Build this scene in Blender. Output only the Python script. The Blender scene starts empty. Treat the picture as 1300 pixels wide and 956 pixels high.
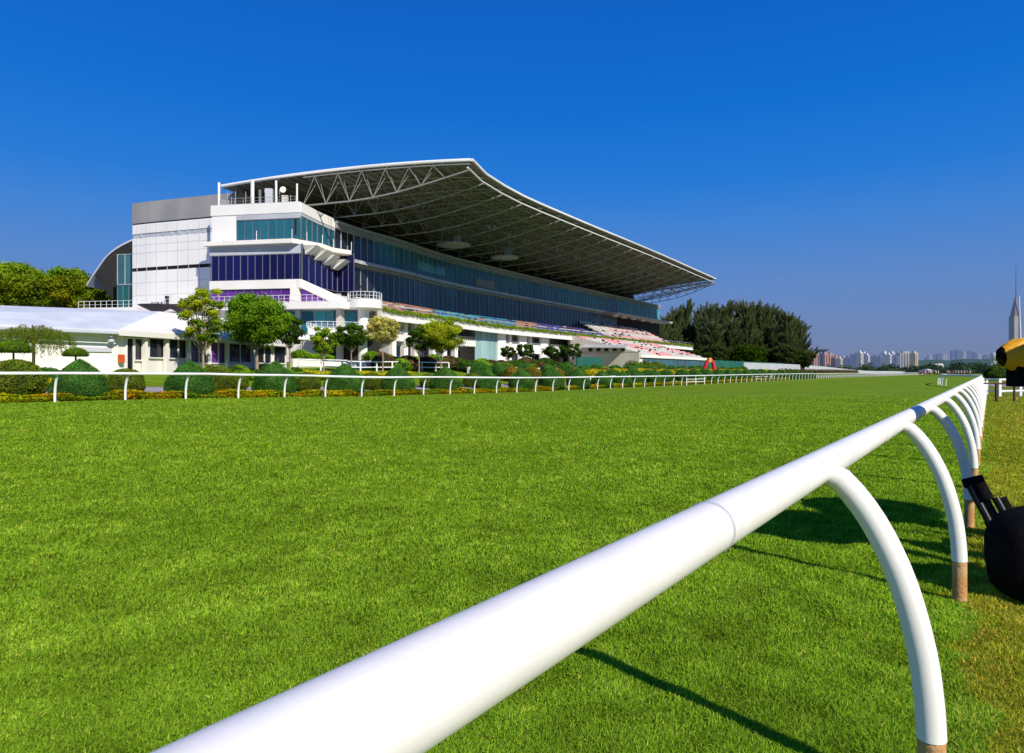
import bpy, math, random
import numpy as np
from mathutils import Vector, noise as mnoise
random.seed(7); RNG = np.random.default_rng(11)
sc = bpy.context.scene
COL = sc.collection
R = math.radians
F, CX, HY, EYE = 867.0, 650.0, 472.0, 1.6           # focal length in photo pixels, centre, horizon, eye height

# ------------------------------------------------------------------ plan geometry
UD = (0.5729, 0.8196); ND = (-0.8196, 0.5729)       # along the track, across it (towards the stand)
def SL(s, l): return (s*UD[0]+l*ND[0], s*UD[1]+l*ND[1])
def toSL(x, y): return (x*UD[0]+y*UD[1], x*ND[0]+y*ND[1])
def AT(px, Y): return ((px-CX)/F*Y, Y)
def ZY(py, Y): return EYE+(HY-py)/F*Y
def interp(x, pts):
    if x <= pts[0][0]: return pts[0][1]
    for (a, va), (b, vb) in zip(pts, pts[1:]):
        if x <= b:
            t = (x-a)/(b-a); t = t*t*(3-2*t); return va+(vb-va)*t
    return pts[-1][1]
GP = [(0, .38), (12, .34), (18, .3), (22, .22), (31, .05), (50, -.1), (79, -.1), (130, 0)]
LP = [(33.5, 0), (40, .5), (49, 1.25), (60, 2.3), (68, 2.85)]
def gh(x, y):
    s, l = toSL(x, y)
    h = interp(s, GP)*interp(l, [(5, 0), (31, 1)])
    h += interp(l, LP)*interp(s, [(260, 1), (480, 0)])
    return h
def pxt(l, px):                                      # point on the line at offset l seen at photo column px
    t = (px-CX)/F; Y = l/(0.5729-0.8196*t); return (t*Y, Y)

# ------------------------------------------------------------------ materials
def new_mat(name):
    m = bpy.data.materials.new(name); m.use_nodes = True
    nt = m.node_tree; b = nt.nodes['Principled BSDF']; return m, nt, b
def N(nt, t, **k):
    n = nt.nodes.new(t)
    for a, v in k.items(): setattr(n, a, v)
    return n
def rgb(c, a=1): return (c[0], c[1], c[2], a)
def mixrgb(nt, blend, fac, a, b):
    n = N(nt, 'ShaderNodeMix', data_type='RGBA', blend_type=blend)
    for sock, v in ((n.inputs[0], fac), (n.inputs[6], a), (n.inputs[7], b)):
        if isinstance(v, (int, float)): sock.default_value = v
        elif isinstance(v, tuple): sock.default_value = rgb(v)
        else: nt.links.new(v, sock)
    return n.outputs[2]
def noise_fac(nt, scale, detail=4, lo=.35, hi=.65, coord='Object', stretch=None):
    tc = N(nt, 'ShaderNodeTexCoord'); out = tc.outputs[coord]
    if stretch:
        mp = N(nt, 'ShaderNodeMapping'); mp.inputs['Scale'].default_value = stretch[0]
        mp.inputs['Rotation'].default_value = stretch[1]; nt.links.new(out, mp.inputs[0]); out = mp.outputs[0]
    nz = N(nt, 'ShaderNodeTexNoise'); nz.inputs['Scale'].default_value = scale; nz.inputs['Detail'].default_value = detail
    nt.links.new(out, nz.inputs['Vector'])
    mr = N(nt, 'ShaderNodeMapRange'); mr.inputs[1].default_value = lo; mr.inputs[2].default_value = hi
    nt.links.new(nz.outputs[0], mr.inputs[0]); return mr.outputs[0]
def mat(name, c, c2=None, scale=1.0, rough=.7, metal=0, attr=False, bump=0, bscale=20, spec=.3, coat=0):
    m, nt, b = new_mat(name)
    c2 = c2 or tuple(v*.8 for v in c)
    col = mixrgb(nt, 'MIX', noise_fac(nt, scale), c, c2)
    if attr:
        at = N(nt, 'ShaderNodeAttribute', attribute_name='col')
        col = mixrgb(nt, 'MULTIPLY', 1.0, col, at.outputs['Color'])
    nt.links.new(col, b.inputs['Base Color'])
    b.inputs['Roughness'].default_value = rough; b.inputs['Metallic'].default_value = metal
    b.inputs['Specular IOR Level'].default_value = spec; b.inputs['Coat Weight'].default_value = coat
    if bump:
        bp = N(nt, 'ShaderNodeBump'); bp.inputs['Strength'].default_value = bump; bp.inputs['Distance'].default_value = .05
        nt.links.new(noise_fac(nt, bscale, 6, 0, 1), bp.inputs['Height']); nt.links.new(bp.outputs[0], b.inputs['Normal'])
    return m
def leaf_mat(name, c, c2, scale=.8, trans=.35):
    m, nt, b = new_mat(name)
    at = N(nt, 'ShaderNodeAttribute', attribute_name='col')
    col = mixrgb(nt, 'MULTIPLY', 1.0, mixrgb(nt, 'MIX', noise_fac(nt, scale, 3), c, c2), at.outputs['Color'])
    d = N(nt, 'ShaderNodeBsdfDiffuse'); t = N(nt, 'ShaderNodeBsdfTranslucent'); mx = N(nt, 'ShaderNodeMixShader')
    mx.inputs[0].default_value = trans
    nt.links.new(col, d.inputs[0]); nt.links.new(mixrgb(nt, 'MULTIPLY', 1.0, col, (1.2, 1.25, .6)), t.inputs[0])
    nt.links.new(d.outputs[0], mx.inputs[1]); nt.links.new(t.outputs[0], mx.inputs[2])
    nt.links.new(mx.outputs[0], nt.nodes['Material Output'].inputs[0]); nt.nodes.remove(b)
    return m
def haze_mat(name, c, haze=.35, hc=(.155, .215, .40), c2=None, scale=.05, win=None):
    """matte surface with distance haze mixed in as bluish emission"""
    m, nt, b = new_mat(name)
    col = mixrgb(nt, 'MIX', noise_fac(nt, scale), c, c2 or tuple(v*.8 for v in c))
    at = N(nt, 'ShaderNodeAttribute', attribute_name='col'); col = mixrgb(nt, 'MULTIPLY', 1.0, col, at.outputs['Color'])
    d = N(nt, 'ShaderNodeBsdfDiffuse'); e = N(nt, 'ShaderNodeEmission'); e.inputs[0].default_value = rgb(hc)  # emission paints the bluish air haze over the surface
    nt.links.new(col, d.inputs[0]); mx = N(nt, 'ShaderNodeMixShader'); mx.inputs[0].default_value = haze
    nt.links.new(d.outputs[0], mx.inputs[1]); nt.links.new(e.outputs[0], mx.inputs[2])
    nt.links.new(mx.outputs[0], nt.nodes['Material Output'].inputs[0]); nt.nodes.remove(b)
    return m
def glass_mat(name, c, c2, rough=.06, refl=.5, scale=.12):
    m, nt, b = new_mat(name)
    at = N(nt, 'ShaderNodeAttribute', attribute_name='col')
    col = mixrgb(nt, 'MULTIPLY', 1.0, mixrgb(nt, 'MIX', noise_fac(nt, scale, 5, .4, .62), c, c2), at.outputs['Color'])
    nt.links.new(col, b.inputs['Base Color']); b.inputs['Roughness'].default_value = rough
    b.inputs['Specular IOR Level'].default_value = refl
    return m

M = {}
M['white'] = mat('white painted wall', (.90, .87, .80), (.82, .79, .72), .25, .6)
M['panel'] = mat('white cladding panel', (.91, .89, .84), (.82, .81, .77), .15, .5)
M['cream'] = mat('cream concrete', (.62, .58, .51), (.52, .48, .42), .3, .8)
M['grey'] = mat('grey concrete', (.34, .335, .33), (.26, .26, .265), .2, .85)
M['lgrey'] = mat('light grey metal', (.52, .54, .58), (.44, .46, .5), .3, .5)
M['dark'] = mat('dark interior', (.018, .018, .02), (.03, .028, .026), .3, .8)
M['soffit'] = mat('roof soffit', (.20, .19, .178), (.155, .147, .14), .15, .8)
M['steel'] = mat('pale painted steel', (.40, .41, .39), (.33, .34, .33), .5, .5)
M['steel1'] = mat('grey steel darkened for sun', (.27, .275, .26), (.22, .22, .21), .5, .6)
M['steel2'] = mat('steel lightened for roof shade', (.38, .37, .34), (.30, .29, .27), .5, .6)
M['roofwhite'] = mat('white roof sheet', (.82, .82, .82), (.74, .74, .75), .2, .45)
M['slate'] = mat('pale corrugated roofing', (.66, .70, .74), (.54, .58, .64), .5, .7, bump=.1)
M['gupper'] = glass_mat('blue green glass', (.012, .105, .145), (.022, .165, .195), .16, .42)
M['gteal'] = glass_mat('teal glass', (.02, .15, .20), (.02, .11, .16), .15, .6)
M['glower'] = glass_mat('grey blue glass', (.010, .050, .070), (.035, .105, .13), .16, .42)
M['gnavy'] = glass_mat('navy glass', (.007, .006, .055), (.010, .009, .085), .25, .3)
M['gpurple'] = glass_mat('purple glass', (.10, .025, .22), (.16, .05, .30), .3, .3)
M['gturq'] = glass_mat('turquoise glass', (.03, .24, .27), (.10, .36, .37), .15, .5)
M['gdark'] = glass_mat('dark window', (.012, .013, .018), (.02, .02, .03), .1, .6)
M['gpale'] = glass_mat('pale green glass', (.22, .40, .38), (.30, .48, .46), .2, .5)
M['mull'] = mat('window mullion', (.50, .55, .60), None, 1, .5)  # colour lightened for window frames in the roof's shade
M['mull_sun'] = mat('mullion darkened for sun', (.17, .19, .24), None, 1, .5)  # darker copy of the mullion colour for frames in full sun
M['seat'] = mat('seat plastic', (1, 1, 1), (.9, .9, .9), 1, .6, attr=True)
M['bark'] = mat('bark', (.20, .15, .10), (.11, .08, .055), 3, .95, bump=.5)
M['palebark'] = mat('pale bark', (.38, .31, .22), (.26, .20, .14), 3, .95, bump=.3)
M['railwhite'] = mat('white rail plastic', (.88, .86, .81), (.81, .79, .74), 5, .45, bump=.02, bscale=60, spec=.45)
M['railfar'] = mat('white rail paint', (.86, .86, .86), (.8, .8, .8), 1, .5)
M['sleeve'] = mat('weathered rusty sleeve', (.58, .36, .16), (.46, .17, .03), 6, .8, bump=.3, bscale=40)
M['black'] = mat('black rubberised fabric', (.004, .004, .005), (.007, .007, .008), 8, .9, bump=.2, bscale=50, spec=.08)
M['blackmetal'] = mat('black anodised metal', (.012, .012, .013), (.02, .02, .02), 8, .35, metal=.3)
M['yellow'] = mat('yellow waterproof nylon', (.80, .42, .012), (.70, .33, .008), 6, .5, bump=.5, bscale=9)
M['rust'] = mat('brown steel', (.10, .035, .02), (.06, .025, .018), 5, .7)
M['red'] = mat('red inflatable', (.62, .03, .05), (.5, .02, .04), 1, .5)
M['umb'] = mat('grey brown canvas', (.20, .17, .16), (.15, .13, .12), 2, .9)
M['orange'] = mat('orange red paint', (.7, .12, .03), None, 2, .6)
M['yellowpaint'] = mat('yellow paint', (.75, .5, .05), None, 2, .6)
M['green'] = mat('green mesh screen', (.02, .14, .10), (.015, .10, .08), .6, .8)
M['path'] = mat('pale concrete paving', (.36, .34, .34), (.28, .27, .27), .6, .9)
M['denim'] = mat('blue denim', (.03, .045, .10), (.02, .03, .07), 8, .9)
M['cloth'] = mat('dark cloth', (.02, .02, .025), None, 8, .9)
M['skin'] = mat('skin', (.42, .24, .16), (.36, .2, .13), 6, .6)
M['hair'] = mat('black hair', (.012, .01, .009), None, 8, .7)

# ------------------------------------------------------------------ mesh helpers
class MB:
    def __init__(s): s.v = []; s.f = []; s.m = []; s.c = []
    def face(s, pts, mi=0, c=(1, 1, 1)):
        n = len(s.v); s.v += [tuple(p) for p in pts]; s.f.append(tuple(range(n, n+len(pts)))); s.m.append(mi); s.c.append(c)
    def hexa(s, b, t, mi=0, c=(1, 1, 1)):            # bottom ring, top ring (4 pts each, ccw from above)
        n = len(s.v); k = len(b); s.v += [tuple(p) for p in b]+[tuple(p) for p in t]
        fs = [tuple(range(n+k-1, n-1, -1)), tuple(range(n+k, n+2*k))]
        for i in range(k): j = (i+1) % k; fs.append((n+i, n+j, n+k+j, n+k+i))
        s.f += fs; s.m += [mi]*len(fs); s.c += [c]*len(fs)
    def box(s, cx, cy, z0, z1, sx, sy, rot=0, mi=0, c=(1, 1, 1)):
        ca, sa = math.cos(rot), math.sin(rot); q = []
        for a, b in ((-1, -1), (1, -1), (1, 1), (-1, 1)):
            x, y = a*sx/2, b*sy/2; q.append((cx+x*ca-y*sa, cy+x*sa+y*ca))
        s.hexa([(x, y, z0) for x, y in q], [(x, y, z1) for x, y in q], mi, c)
    def prism(s, poly, z0, z1, mi=0, c=(1, 1, 1)):
        a = sum(poly[i][0]*poly[(i+1) % len(poly)][1]-poly[(i+1) % len(poly)][0]*poly[i][1] for i in range(len(poly)))
        if a < 0: poly = poly[::-1]
        s.hexa([(x, y, z0) for x, y in poly], [(x, y, z1) for x, y in poly], mi, c)
    def tube(s, pts, r, n=8, mi=0, c=(1, 1, 1), cap=True):
        pts = [Vector(p) for p in pts]; rr = r if isinstance(r, (list, tuple)) else [r]*len(pts)
        base = len(s.v); prev = None
        for i, p in enumerate(pts):
            d = (pts[min(i+1, len(pts)-1)]-pts[max(i-1, 0)]).normalized()
            if prev is None: u = d.orthogonal().normalized()
            else: u = (prev-d*prev.dot(d)).normalized()
            prev = u; w = d.cross(u)
            for k in range(n):
                a = 2*math.pi*k/n; s.v.append(tuple(p+(u*math.cos(a)+w*math.sin(a))*rr[i]))
        for i in range(len(pts)-1):
            for k in range(n):
                a = base+i*n+k; b = base+i*n+(k+1) % n
                s.f.append((a, b, b+n, a+n)); s.m.append(mi); s.c.append(c)
        if cap:
            s.f.append(tuple(range(base+n-1, base-1, -1))); s.f.append(tuple(range(base+(len(pts)-1)*n, base+len(pts)*n)))
            s.m += [mi]*2; s.c += [c]*2
    def lathe(s, x, y, prof, n=16, mi=0, c=(1, 1, 1)):  # profile of (r, z)
        base = len(s.v)
        for r, z in prof:
            for k in range(n): a = 2*math.pi*k/n; s.v.append((x+r*math.cos(a), y+r*math.sin(a), z))
        for i in range(len(prof)-1):
            for k in range(n):
                a = base+i*n+k; b = base+i*n+(k+1) % n; s.f.append((a, b, b+n, a+n)); s.m.append(mi); s.c.append(c)
        s.f.append(tuple(range(base+n-1, base-1, -1))); s.f.append(tuple(range(base+(len(prof)-1)*n, base+len(prof)*n)))
        s.m += [mi]*2; s.c += [c]*2
    def ribbon(s, po, pi, z0, z1, mi=0, c=(1, 1, 1)):   # solid between two plan polylines
        for i in range(len(po)-1):
            q = [po[i], po[i+1], pi[i+1], pi[i]]
            a = sum(q[j][0]*q[(j+1) % 4][1]-q[(j+1) % 4][0]*q[j][1] for j in range(4))
            if a < 0: q = q[::-1]
            b = [(x, y, z0) for x, y in q]; t = [(x, y, z1) for x, y in q]
            s.hexa(b, t, mi, c)
    def build(s, name, mats, parent=None, smooth=False):
        me = bpy.data.meshes.new(name); me.from_pydata(s.v, [], s.f)
        for m in (mats if isinstance(mats, (list, tuple)) else [mats]): me.materials.append(m)
        me.polygons.foreach_set('material_index', s.m)
        at = me.color_attributes.new('col', 'FLOAT_COLOR', 'CORNER')
        arr = np.ones((len(me.loops), 4), dtype=np.float32); k = 0
        for f, c in zip(s.f, s.c): arr[k:k+len(f), :3] = c; k += len(f)
        at.data.foreach_set('color', arr.ravel())
        if smooth:
            me.polygons.foreach_set('use_smooth', [True]*len(me.polygons))
            try: me.set_sharp_from_angle(angle=R(45))
            except Exception: pass
        me.update()
        o = bpy.data.objects.new(name, me); COL.objects.link(o)
        if parent: o.parent = parent
        return o
def tag(o, label=None, cat=None, group=None, kind=None):
    if label: o['label'] = label
    if cat: o['category'] = cat
    if group: o['group'] = group
    if kind: o['kind'] = kind
    return o
def empty(name, loc, label, cat, group=None, rz=0):
    o = bpy.data.objects.new(name, None); COL.objects.link(o); o.location = loc; o.rotation_euler.z = rz
    o.empty_display_size = .2
    return tag(o, label, cat, group)
def copy_tree(o, parent=None):
    c = o.copy(); COL.objects.link(c); c.parent = parent
    for ch in list(o.children): copy_tree(ch, c)
    return c
ORD = ['first', 'second', 'third', 'fourth', 'fifth', 'sixth', 'seventh', 'eighth', 'ninth', 'tenth', 'eleventh', 'twelfth']
def ordinal(i):
    if i < 12: return ORD[i]
    n = i+1; suf = 'th' if 10 <= n % 100 <= 20 else {1: 'st', 2: 'nd', 3: 'rd'}.get(n % 10, 'th'); return f'{n}{suf}'
def smooth(pts, step):
    P = [np.array(p, float) for p in pts]; P = [2*P[0]-P[1]]+P+[2*P[-1]-P[-2]]; out = []
    for i in range(1, len(P)-2):
        for k in range(20):
            t = k/20; a, b, c, d = P[i-1:i+3]
            out.append(.5*((2*b)+(-a+c)*t+(2*a-5*b+4*c-d)*t*t+(-a+3*b-3*c+d)*t**3))
    out.append(P[-2]); out = np.array(out); L = np.concatenate([[0], np.cumsum(np.hypot(*np.diff(out[:, :2], axis=0).T))])
    n = max(2, int(round(L[-1]/step))+1); q = np.linspace(0, L[-1], n)
    return [tuple(float(np.interp(x, L, out[:, k])) for k in range(out.shape[1])) for x in q]
def offs(poly, d):
    out = []
    for i in range(len(poly)):
        a = poly[max(i-1, 0)]; b = poly[min(i+1, len(poly)-1)]
        dx, dy = b[0]-a[0], b[1]-a[1]; L = math.hypot(dx, dy); out.append((poly[i][0]+dy/L*d, poly[i][1]-dx/L*d))
    return out
def pxof(p): return CX+F*p[0]/p[1]
def at_px(poly, px):                                 # fractional index and point where the plan curve crosses a photo column
    for i in range(len(poly)-1):
        a, b = pxof(poly[i]), pxof(poly[i+1])
        if (a-px)*(b-px) <= 0 and a != b:
            t0 = (px-CX)/F; p, q = poly[i], poly[i+1]
            t = (t0*p[1]-p[0])/((q[0]-p[0])-t0*(q[1]-p[1])); return (p[0]+(q[0]-p[0])*t, p[1]+(q[1]-p[1])*t)
    return poly[0] if abs(pxof(poly[0])-px) < abs(pxof(poly[-1])-px) else poly[-1]
def sub(poly, p0, p1):                               # stretch of a plan curve between two photo columns
    return [at_px(poly, p0)]+[p for p in poly if p0 < pxof(p) < p1]+[at_px(poly, p1)]

# ------------------------------------------------------------------ world, sun, camera
SD = Vector((0.571*math.cos(R(35)), -0.82*math.cos(R(35)), math.sin(R(35)))).normalized()
w = bpy.data.worlds.new('World'); sc.world = w; w.use_nodes = True; nt = w.node_tree
bg = nt.nodes['Background']; bg.inputs[1].default_value = .10
sky = N(nt, 'ShaderNodeTexSky', sky_type='NISHITA'); sky.sun_disc = False
sky.sun_elevation = R(35); sky.sun_rotation = math.atan2(SD.x, SD.y); sky.air_density = 1.0; sky.dust_density = .6; sky.ozone_density = 2.5
tc = N(nt, 'ShaderNodeTexCoord'); sx = N(nt, 'ShaderNodeSeparateXYZ'); nt.links.new(tc.outputs['Generated'], sx.inputs[0])
cr = N(nt, 'ShaderNodeValToRGB'); nt.links.new(sx.outputs[2], cr.inputs[0])
els = cr.color_ramp.elements                          # evening haze low, polarised deep blue high
stops = [(0.0, (.175, .215, .375)), (.037, (.155, .222, .43)), (.117, (.110, .238, .56)), (.195, (.050, .222, .65)), (.258, (.012, .19, .68)), (.35, (0, .155, .645)), (.48, (0, .115, .56)), (.8, (0, .06, .38))]
while len(els) < len(stops): els.new(.5)
for e, (p, c) in zip(els, stops): e.position = p; e.color = rgb(c)
mul = N(nt, 'ShaderNodeVectorMath', operation='SCALE'); mul.inputs[3].default_value = 10.0
nt.links.new(cr.outputs[0], mul.inputs[0])
nt.links.new(mixrgb(nt, 'MIX', .95, sky.outputs[0], mul.outputs[0]), bg.inputs[0])
ld = bpy.data.lights.new('sun', 'SUN'); ld.energy = 5.0; ld.angle = R(.5); ld.color = (1, .93, .82)
lo = bpy.data.objects.new('sun', ld); COL.objects.link(lo); lo.rotation_euler = SD.to_track_quat('Z', 'Y').to_euler(); lo.location = (50, -80, 80)
cam = bpy.data.cameras.new('camera'); cam.sensor_width = 36; cam.lens = 36*F/1300; cam.shift_y = -6/1300; cam.clip_start = .1; cam.clip_end = 20000
co = bpy.data.objects.new('camera', cam); COL.objects.link(co); co.location = (0, 0, EYE); co.rotation_euler = (R(90), 0, 0); sc.camera = co
sc.view_settings.view_transform = 'Standard'; sc.view_settings.look = 'None'; sc.view_settings.exposure = 0
sc.render.resolution_x = 1024; sc.render.resolution_y = 753

# ------------------------------------------------------------------ ground
def grass_ground(name, base, light, dry, dryamt, dark):
    m, nt, b = new_mat(name)
    big = noise_fac(nt, .22, 5, .38, .64, 'Object', ((1, 1, 1), (0, 0, 0)))
    streak = noise_fac(nt, 1.0, 6, .36, .66, 'Object', ((.28, 1.7, 1), (0, 0, R(12))))
    fine = noise_fac(nt, 26, 6, .3, .72)
    c = mixrgb(nt, 'MIX', big, base, light)
    mm = N(nt, 'ShaderNodeMath', operation='MULTIPLY'); nt.links.new(streak, mm.inputs[0]); mm.inputs[1].default_value = .8
    c = mixrgb(nt, 'MIX', mm.outputs[0], c, dark)
    d = noise_fac(nt, .8, 8, .56, .72); dm = N(nt, 'ShaderNodeMath', operation='MULTIPLY'); nt.links.new(d, dm.inputs[0]); dm.inputs[1].default_value = dryamt
    c = mixrgb(nt, 'MIX', dm.outputs[0], c, dry)
    fm = N(nt, 'ShaderNodeMapRange'); nt.links.new(fine, fm.inputs[0]); fm.inputs[3].default_value = .5; fm.inputs[4].default_value = 1.25
    c = mixrgb(nt, 'MULTIPLY', 1.0, c, fm.outputs[0])
    nt.links.new(c, b.inputs['Base Color']); b.inputs['Roughness'].default_value = .95; b.inputs['Specular IOR Level'].default_value = .05
    bp = N(nt, 'ShaderNodeBump'); bp.inputs['Strength'].default_value = .55; bp.inputs['Distance'].default_value = .04
    nt.links.new(noise_fac(nt, 14, 8, 0, 1), bp.inputs['Height']); nt.links.new(bp.outputs[0], b.inputs['Normal'])
    return m
M['turf'] = grass_ground('track turf', (.185, .305, .010), (.245, .36, .018), (.34, .33, .07), .55, (.105, .225, .006))
M['lawn'] = grass_ground('dry lawn', (.19, .26, .014), (.26, .30, .03), (.34, .28, .10), .6, (.13, .19, .01))
SLN = sorted(set([-3000, -1200, -500, -200, -100, -60, -40]+list(range(-30, 160, 3))+list(range(160, 520, 12))+[560, 640, 760, 900, 1200, 1700, 2500, 4000, 7000]))
LLN = sorted(set([-5000, -2000, -800, -400, -200, -120, -80, -55, -40, -30, -22, -16, -11, -7, -4, -2, 0, 0.1]+[2.5*i for i in range(1, 13)]+[31.9, 33.5, 35, 36.6, 39.2, 41.5, 44, 46, 49, 52, 55, 58, 61, 64, 68, 72, 80, 100, 130, 180, 260, 400, 700, 1200, 2500, 6000]))
def sheet(name, s0, s1, l0, l1, dz, m, label):
    S = [s for s in SLN if s0 <= s <= s1]; L = [l for l in LLN if l0 <= l <= l1]
    V = []; Fc = []
    for s in S:
        for l in L: x, y = SL(s, l); V.append((x, y, gh(x, y)+dz))
    k = len(L)
    for i in range(len(S)-1):
        for j in range(k-1): Fc.append((i*k+j, (i+1)*k+j, (i+1)*k+j+1, i*k+j+1))
    me = bpy.data.meshes.new(name); me.from_pydata(V, [], Fc); me.materials.append(m)
    me.polygons.foreach_set('use_smooth', [True]*len(Fc)); o = bpy.data.objects.new(name, me); COL.objects.link(o)
    return tag(o, label, 'ground', kind='structure')
sheet('ground', -3000, 7000, -5000, 6000, 0, M['lawn'], 'dry yellow green lawn beyond the rails and around the stand')
sheet('racetrack_turf', -200, 4000, 0.1, 31.9, .004, M['turf'], 'wide bright green turf racetrack between the two white rails')
sheet('garden_lawn', -200, 520, 41.5, 64, .004, M['turf'], 'green garden lawn in front of the grandstand')
sheet('path', -200, 520, 36.6, 39.2, .004, M['path'], 'pale paved path behind the clipped bushes')
sheet('paved_apron', -60, 316, 68, 130, .004, M['path'], 'pale paved apron at the foot of the grandstand')

# ------------------------------------------------------------------ leaf clouds
def quad_mesh(name, C, A, B, colr, mats, extra=None):
    """rhombus leaves: centres C, half axes A and B, colours"""
    n = len(C); V = np.empty((n*4, 3), np.float32); V[0::4] = C-A; V[1::4] = C+B; V[2::4] = C+A; V[3::4] = C-B
    me = bpy.data.meshes.new(name); me.vertices.add(n*4); me.vertices.foreach_set('co', V.ravel())
    me.loops.add(n*4); me.loops.foreach_set('vertex_index', np.arange(n*4, dtype=np.int32))
    me.polygons.add(n); me.polygons.foreach_set('loop_start', np.arange(0, n*4, 4, dtype=np.int32))
    me.polygons.foreach_set('loop_total', np.full(n, 4, dtype=np.int32))
    at = me.color_attributes.new('col', 'FLOAT_COLOR', 'POINT')
    cc = np.ones((n*4, 4), np.float32); cc[:, :3] = np.repeat(colr, 4, axis=0); at.data.foreach_set('color', cc.ravel())
    me.update(calc_edges=True); me.materials.append(mats); return me
def unit(a): return a/np.maximum(np.linalg.norm(a, axis=1, keepdims=True), 1e-6)
def leaf_axes(nrm, size, aspect, rng, jitter=.8):
    n = len(nrm); nn = unit(nrm+rng.normal(0, jitter, (n, 3))); r = rng.normal(0, 1, (n, 3)); a = unit(np.cross(nn, r)); b = np.cross(nn, a)
    sz = size*rng.uniform(.6, 1.3, (n, 1)); return a*sz, b*sz*aspect
def clump_cloud(clumps, per, size, rng, aspect=.5, tint=((1, 1, 1), (1, 1, 1)), hollow=.55):
    """clumps: (x,y,z,rx,ry,rz)"""
    Cs, As, Bs, Ks = [], [], [], []
    zs = [c[2] for c in clumps]; z0, z1 = min(zs), max(zs)+1e-3
    for c in clumps:
        d = unit(rng.normal(0, 1, (per, 3))); rad = np.clip(rng.normal(.78, .32, (per, 1)), .1, 1.6)
        lump = 1+.22*np.sin(d[:, :1]*5+c[0])*np.cos(d[:, 1:2]*4+c[1]*2)
        P = np.array(c[:3])+d*rad*lump*np.array(c[3:6]); A, B = leaf_axes(d+np.array([0, 0, .4]), size, aspect, rng)
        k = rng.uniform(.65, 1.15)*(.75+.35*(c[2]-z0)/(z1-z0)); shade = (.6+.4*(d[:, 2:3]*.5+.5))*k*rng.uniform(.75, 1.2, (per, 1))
        t = rng.uniform(0, 1); tc_ = np.array(tint[0])*(1-t)+np.array(tint[1])*t
        Cs.append(P); As.append(A); Bs.append(B); Ks.append(shade*tc_)
    return np.concatenate(Cs), np.concatenate(As), np.concatenate(Bs), np.concatenate(Ks)
def link(name, me, parent=None, loc=(0, 0, 0)):
    o = bpy.data.objects.new(name, me); COL.objects.link(o); o.location = loc
    if parent: o.parent = parent
    return o
M['leaf'] = leaf_mat('tree leaves', (.25, .44, .022), (.16, .33, .018))
M['leafdark'] = leaf_mat('dark leaves', (.075, .16, .016), (.05, .12, .014))
M['leafyellow'] = leaf_mat('yellow green leaves', (.68, .68, .03), (.50, .58, .03))
M['leafpale'] = leaf_mat('pale yellow leaves', (.85, .74, .18), (.75, .70, .18))
M['cone'] = leaf_mat('clipped conifer', (.060, .185, .030), (.085, .215, .028), 2.0, .15)
M['ball'] = leaf_mat('clipped olive bush', (.11, .18, .014), (.16, .20, .016), 2.0, .15)
M['bronze'] = leaf_mat('bronze bush', (.30, .17, .02), (.18, .20, .02), 2.0, .2)
M['yellowbush'] = leaf_mat('golden bush', (.62, .50, .012), (.45, .42, .015), 2.0, .2)
M['flower'] = leaf_mat('flower hedge', (.28, .27, .014), (.16, .26, .014), 1.5, .25)
M['redshrub'] = leaf_mat('purple red shrub', (.16, .06, .045), (.13, .13, .03), .7, .25)
M['casu'] = leaf_mat('grey green needles', (.165, .215, .075), (.11, .155, .045), .15, .3)
M['rain'] = leaf_mat('broad tree leaves', (.21, .37, .018), (.13, .26, .016), .1, .3)
M['core'] = mat('inner foliage darkened as shade', (.012, .03, .006), (.008, .02, .005), 2, .95)  # near-black green painted in for the shade inside clipped bushes
M['grass'] = leaf_mat('grass blades', (.305, .49, .034), (.24, .415, .026), .35, .4)

def limb_tree(name, h, trunk_h, crown_r, crown_h, nclump, per, leaf, lm, bark, rng, r0=.12, tint=((1, 1, 1), (1, 1, 1)), spread=1.0, cl=.38, lean=0):
    """returns (trunk mesh, crown mesh): tapering trunk with limbs reaching every clump"""
    tb = MB(); top = np.array([lean, 0, trunk_h]); clumps = []
    tb.tube([(0, 0, -.3), (lean*.3, .03, trunk_h*.4), (lean*.8, -.03, trunk_h*.8), tuple(top)], [r0*1.3, r0, r0*.85, r0*.75], 8)
    for i in range(int(nclump*1.7)):
        a = i*2.399+rng.uniform(-.4, .4); q = (i+.5)/int(nclump*1.7)
        rr = crown_r*math.sqrt(1-(2*q-1)**2*.75)*rng.uniform(.35, .95)*spread; z = trunk_h+crown_h*(.12+.82*q)*rng.uniform(.9, 1.05)
        x, y = lean+rr*math.cos(a), rr*math.sin(a); cr_ = crown_r*cl*rng.uniform(.5, .95)
        clumps.append((x, y, z, cr_, cr_, cr_*.62))
        st = top*rng.uniform(.82, 1.0); mid = (st+np.array([x, y, z]))/2+np.array([0, 0, -.06*h*rng.uniform(0, 1)])
        tb.tube([tuple(st), tuple(mid), (x, y, z)], [r0*.5, r0*.32, r0*.1], 5)
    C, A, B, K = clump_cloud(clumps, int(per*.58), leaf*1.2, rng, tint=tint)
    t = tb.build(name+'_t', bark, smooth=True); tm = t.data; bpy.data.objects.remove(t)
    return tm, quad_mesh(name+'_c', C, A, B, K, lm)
def plant_tree(kind, meshes, loc, label, cat='tree', group=None, rz=0, sc_=1):
    e = empty(kind, loc, label, cat, group, rz); e.scale = (sc_,)*3
    link('trunk', meshes[0], e); link('crown', meshes[1], e); return e

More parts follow.
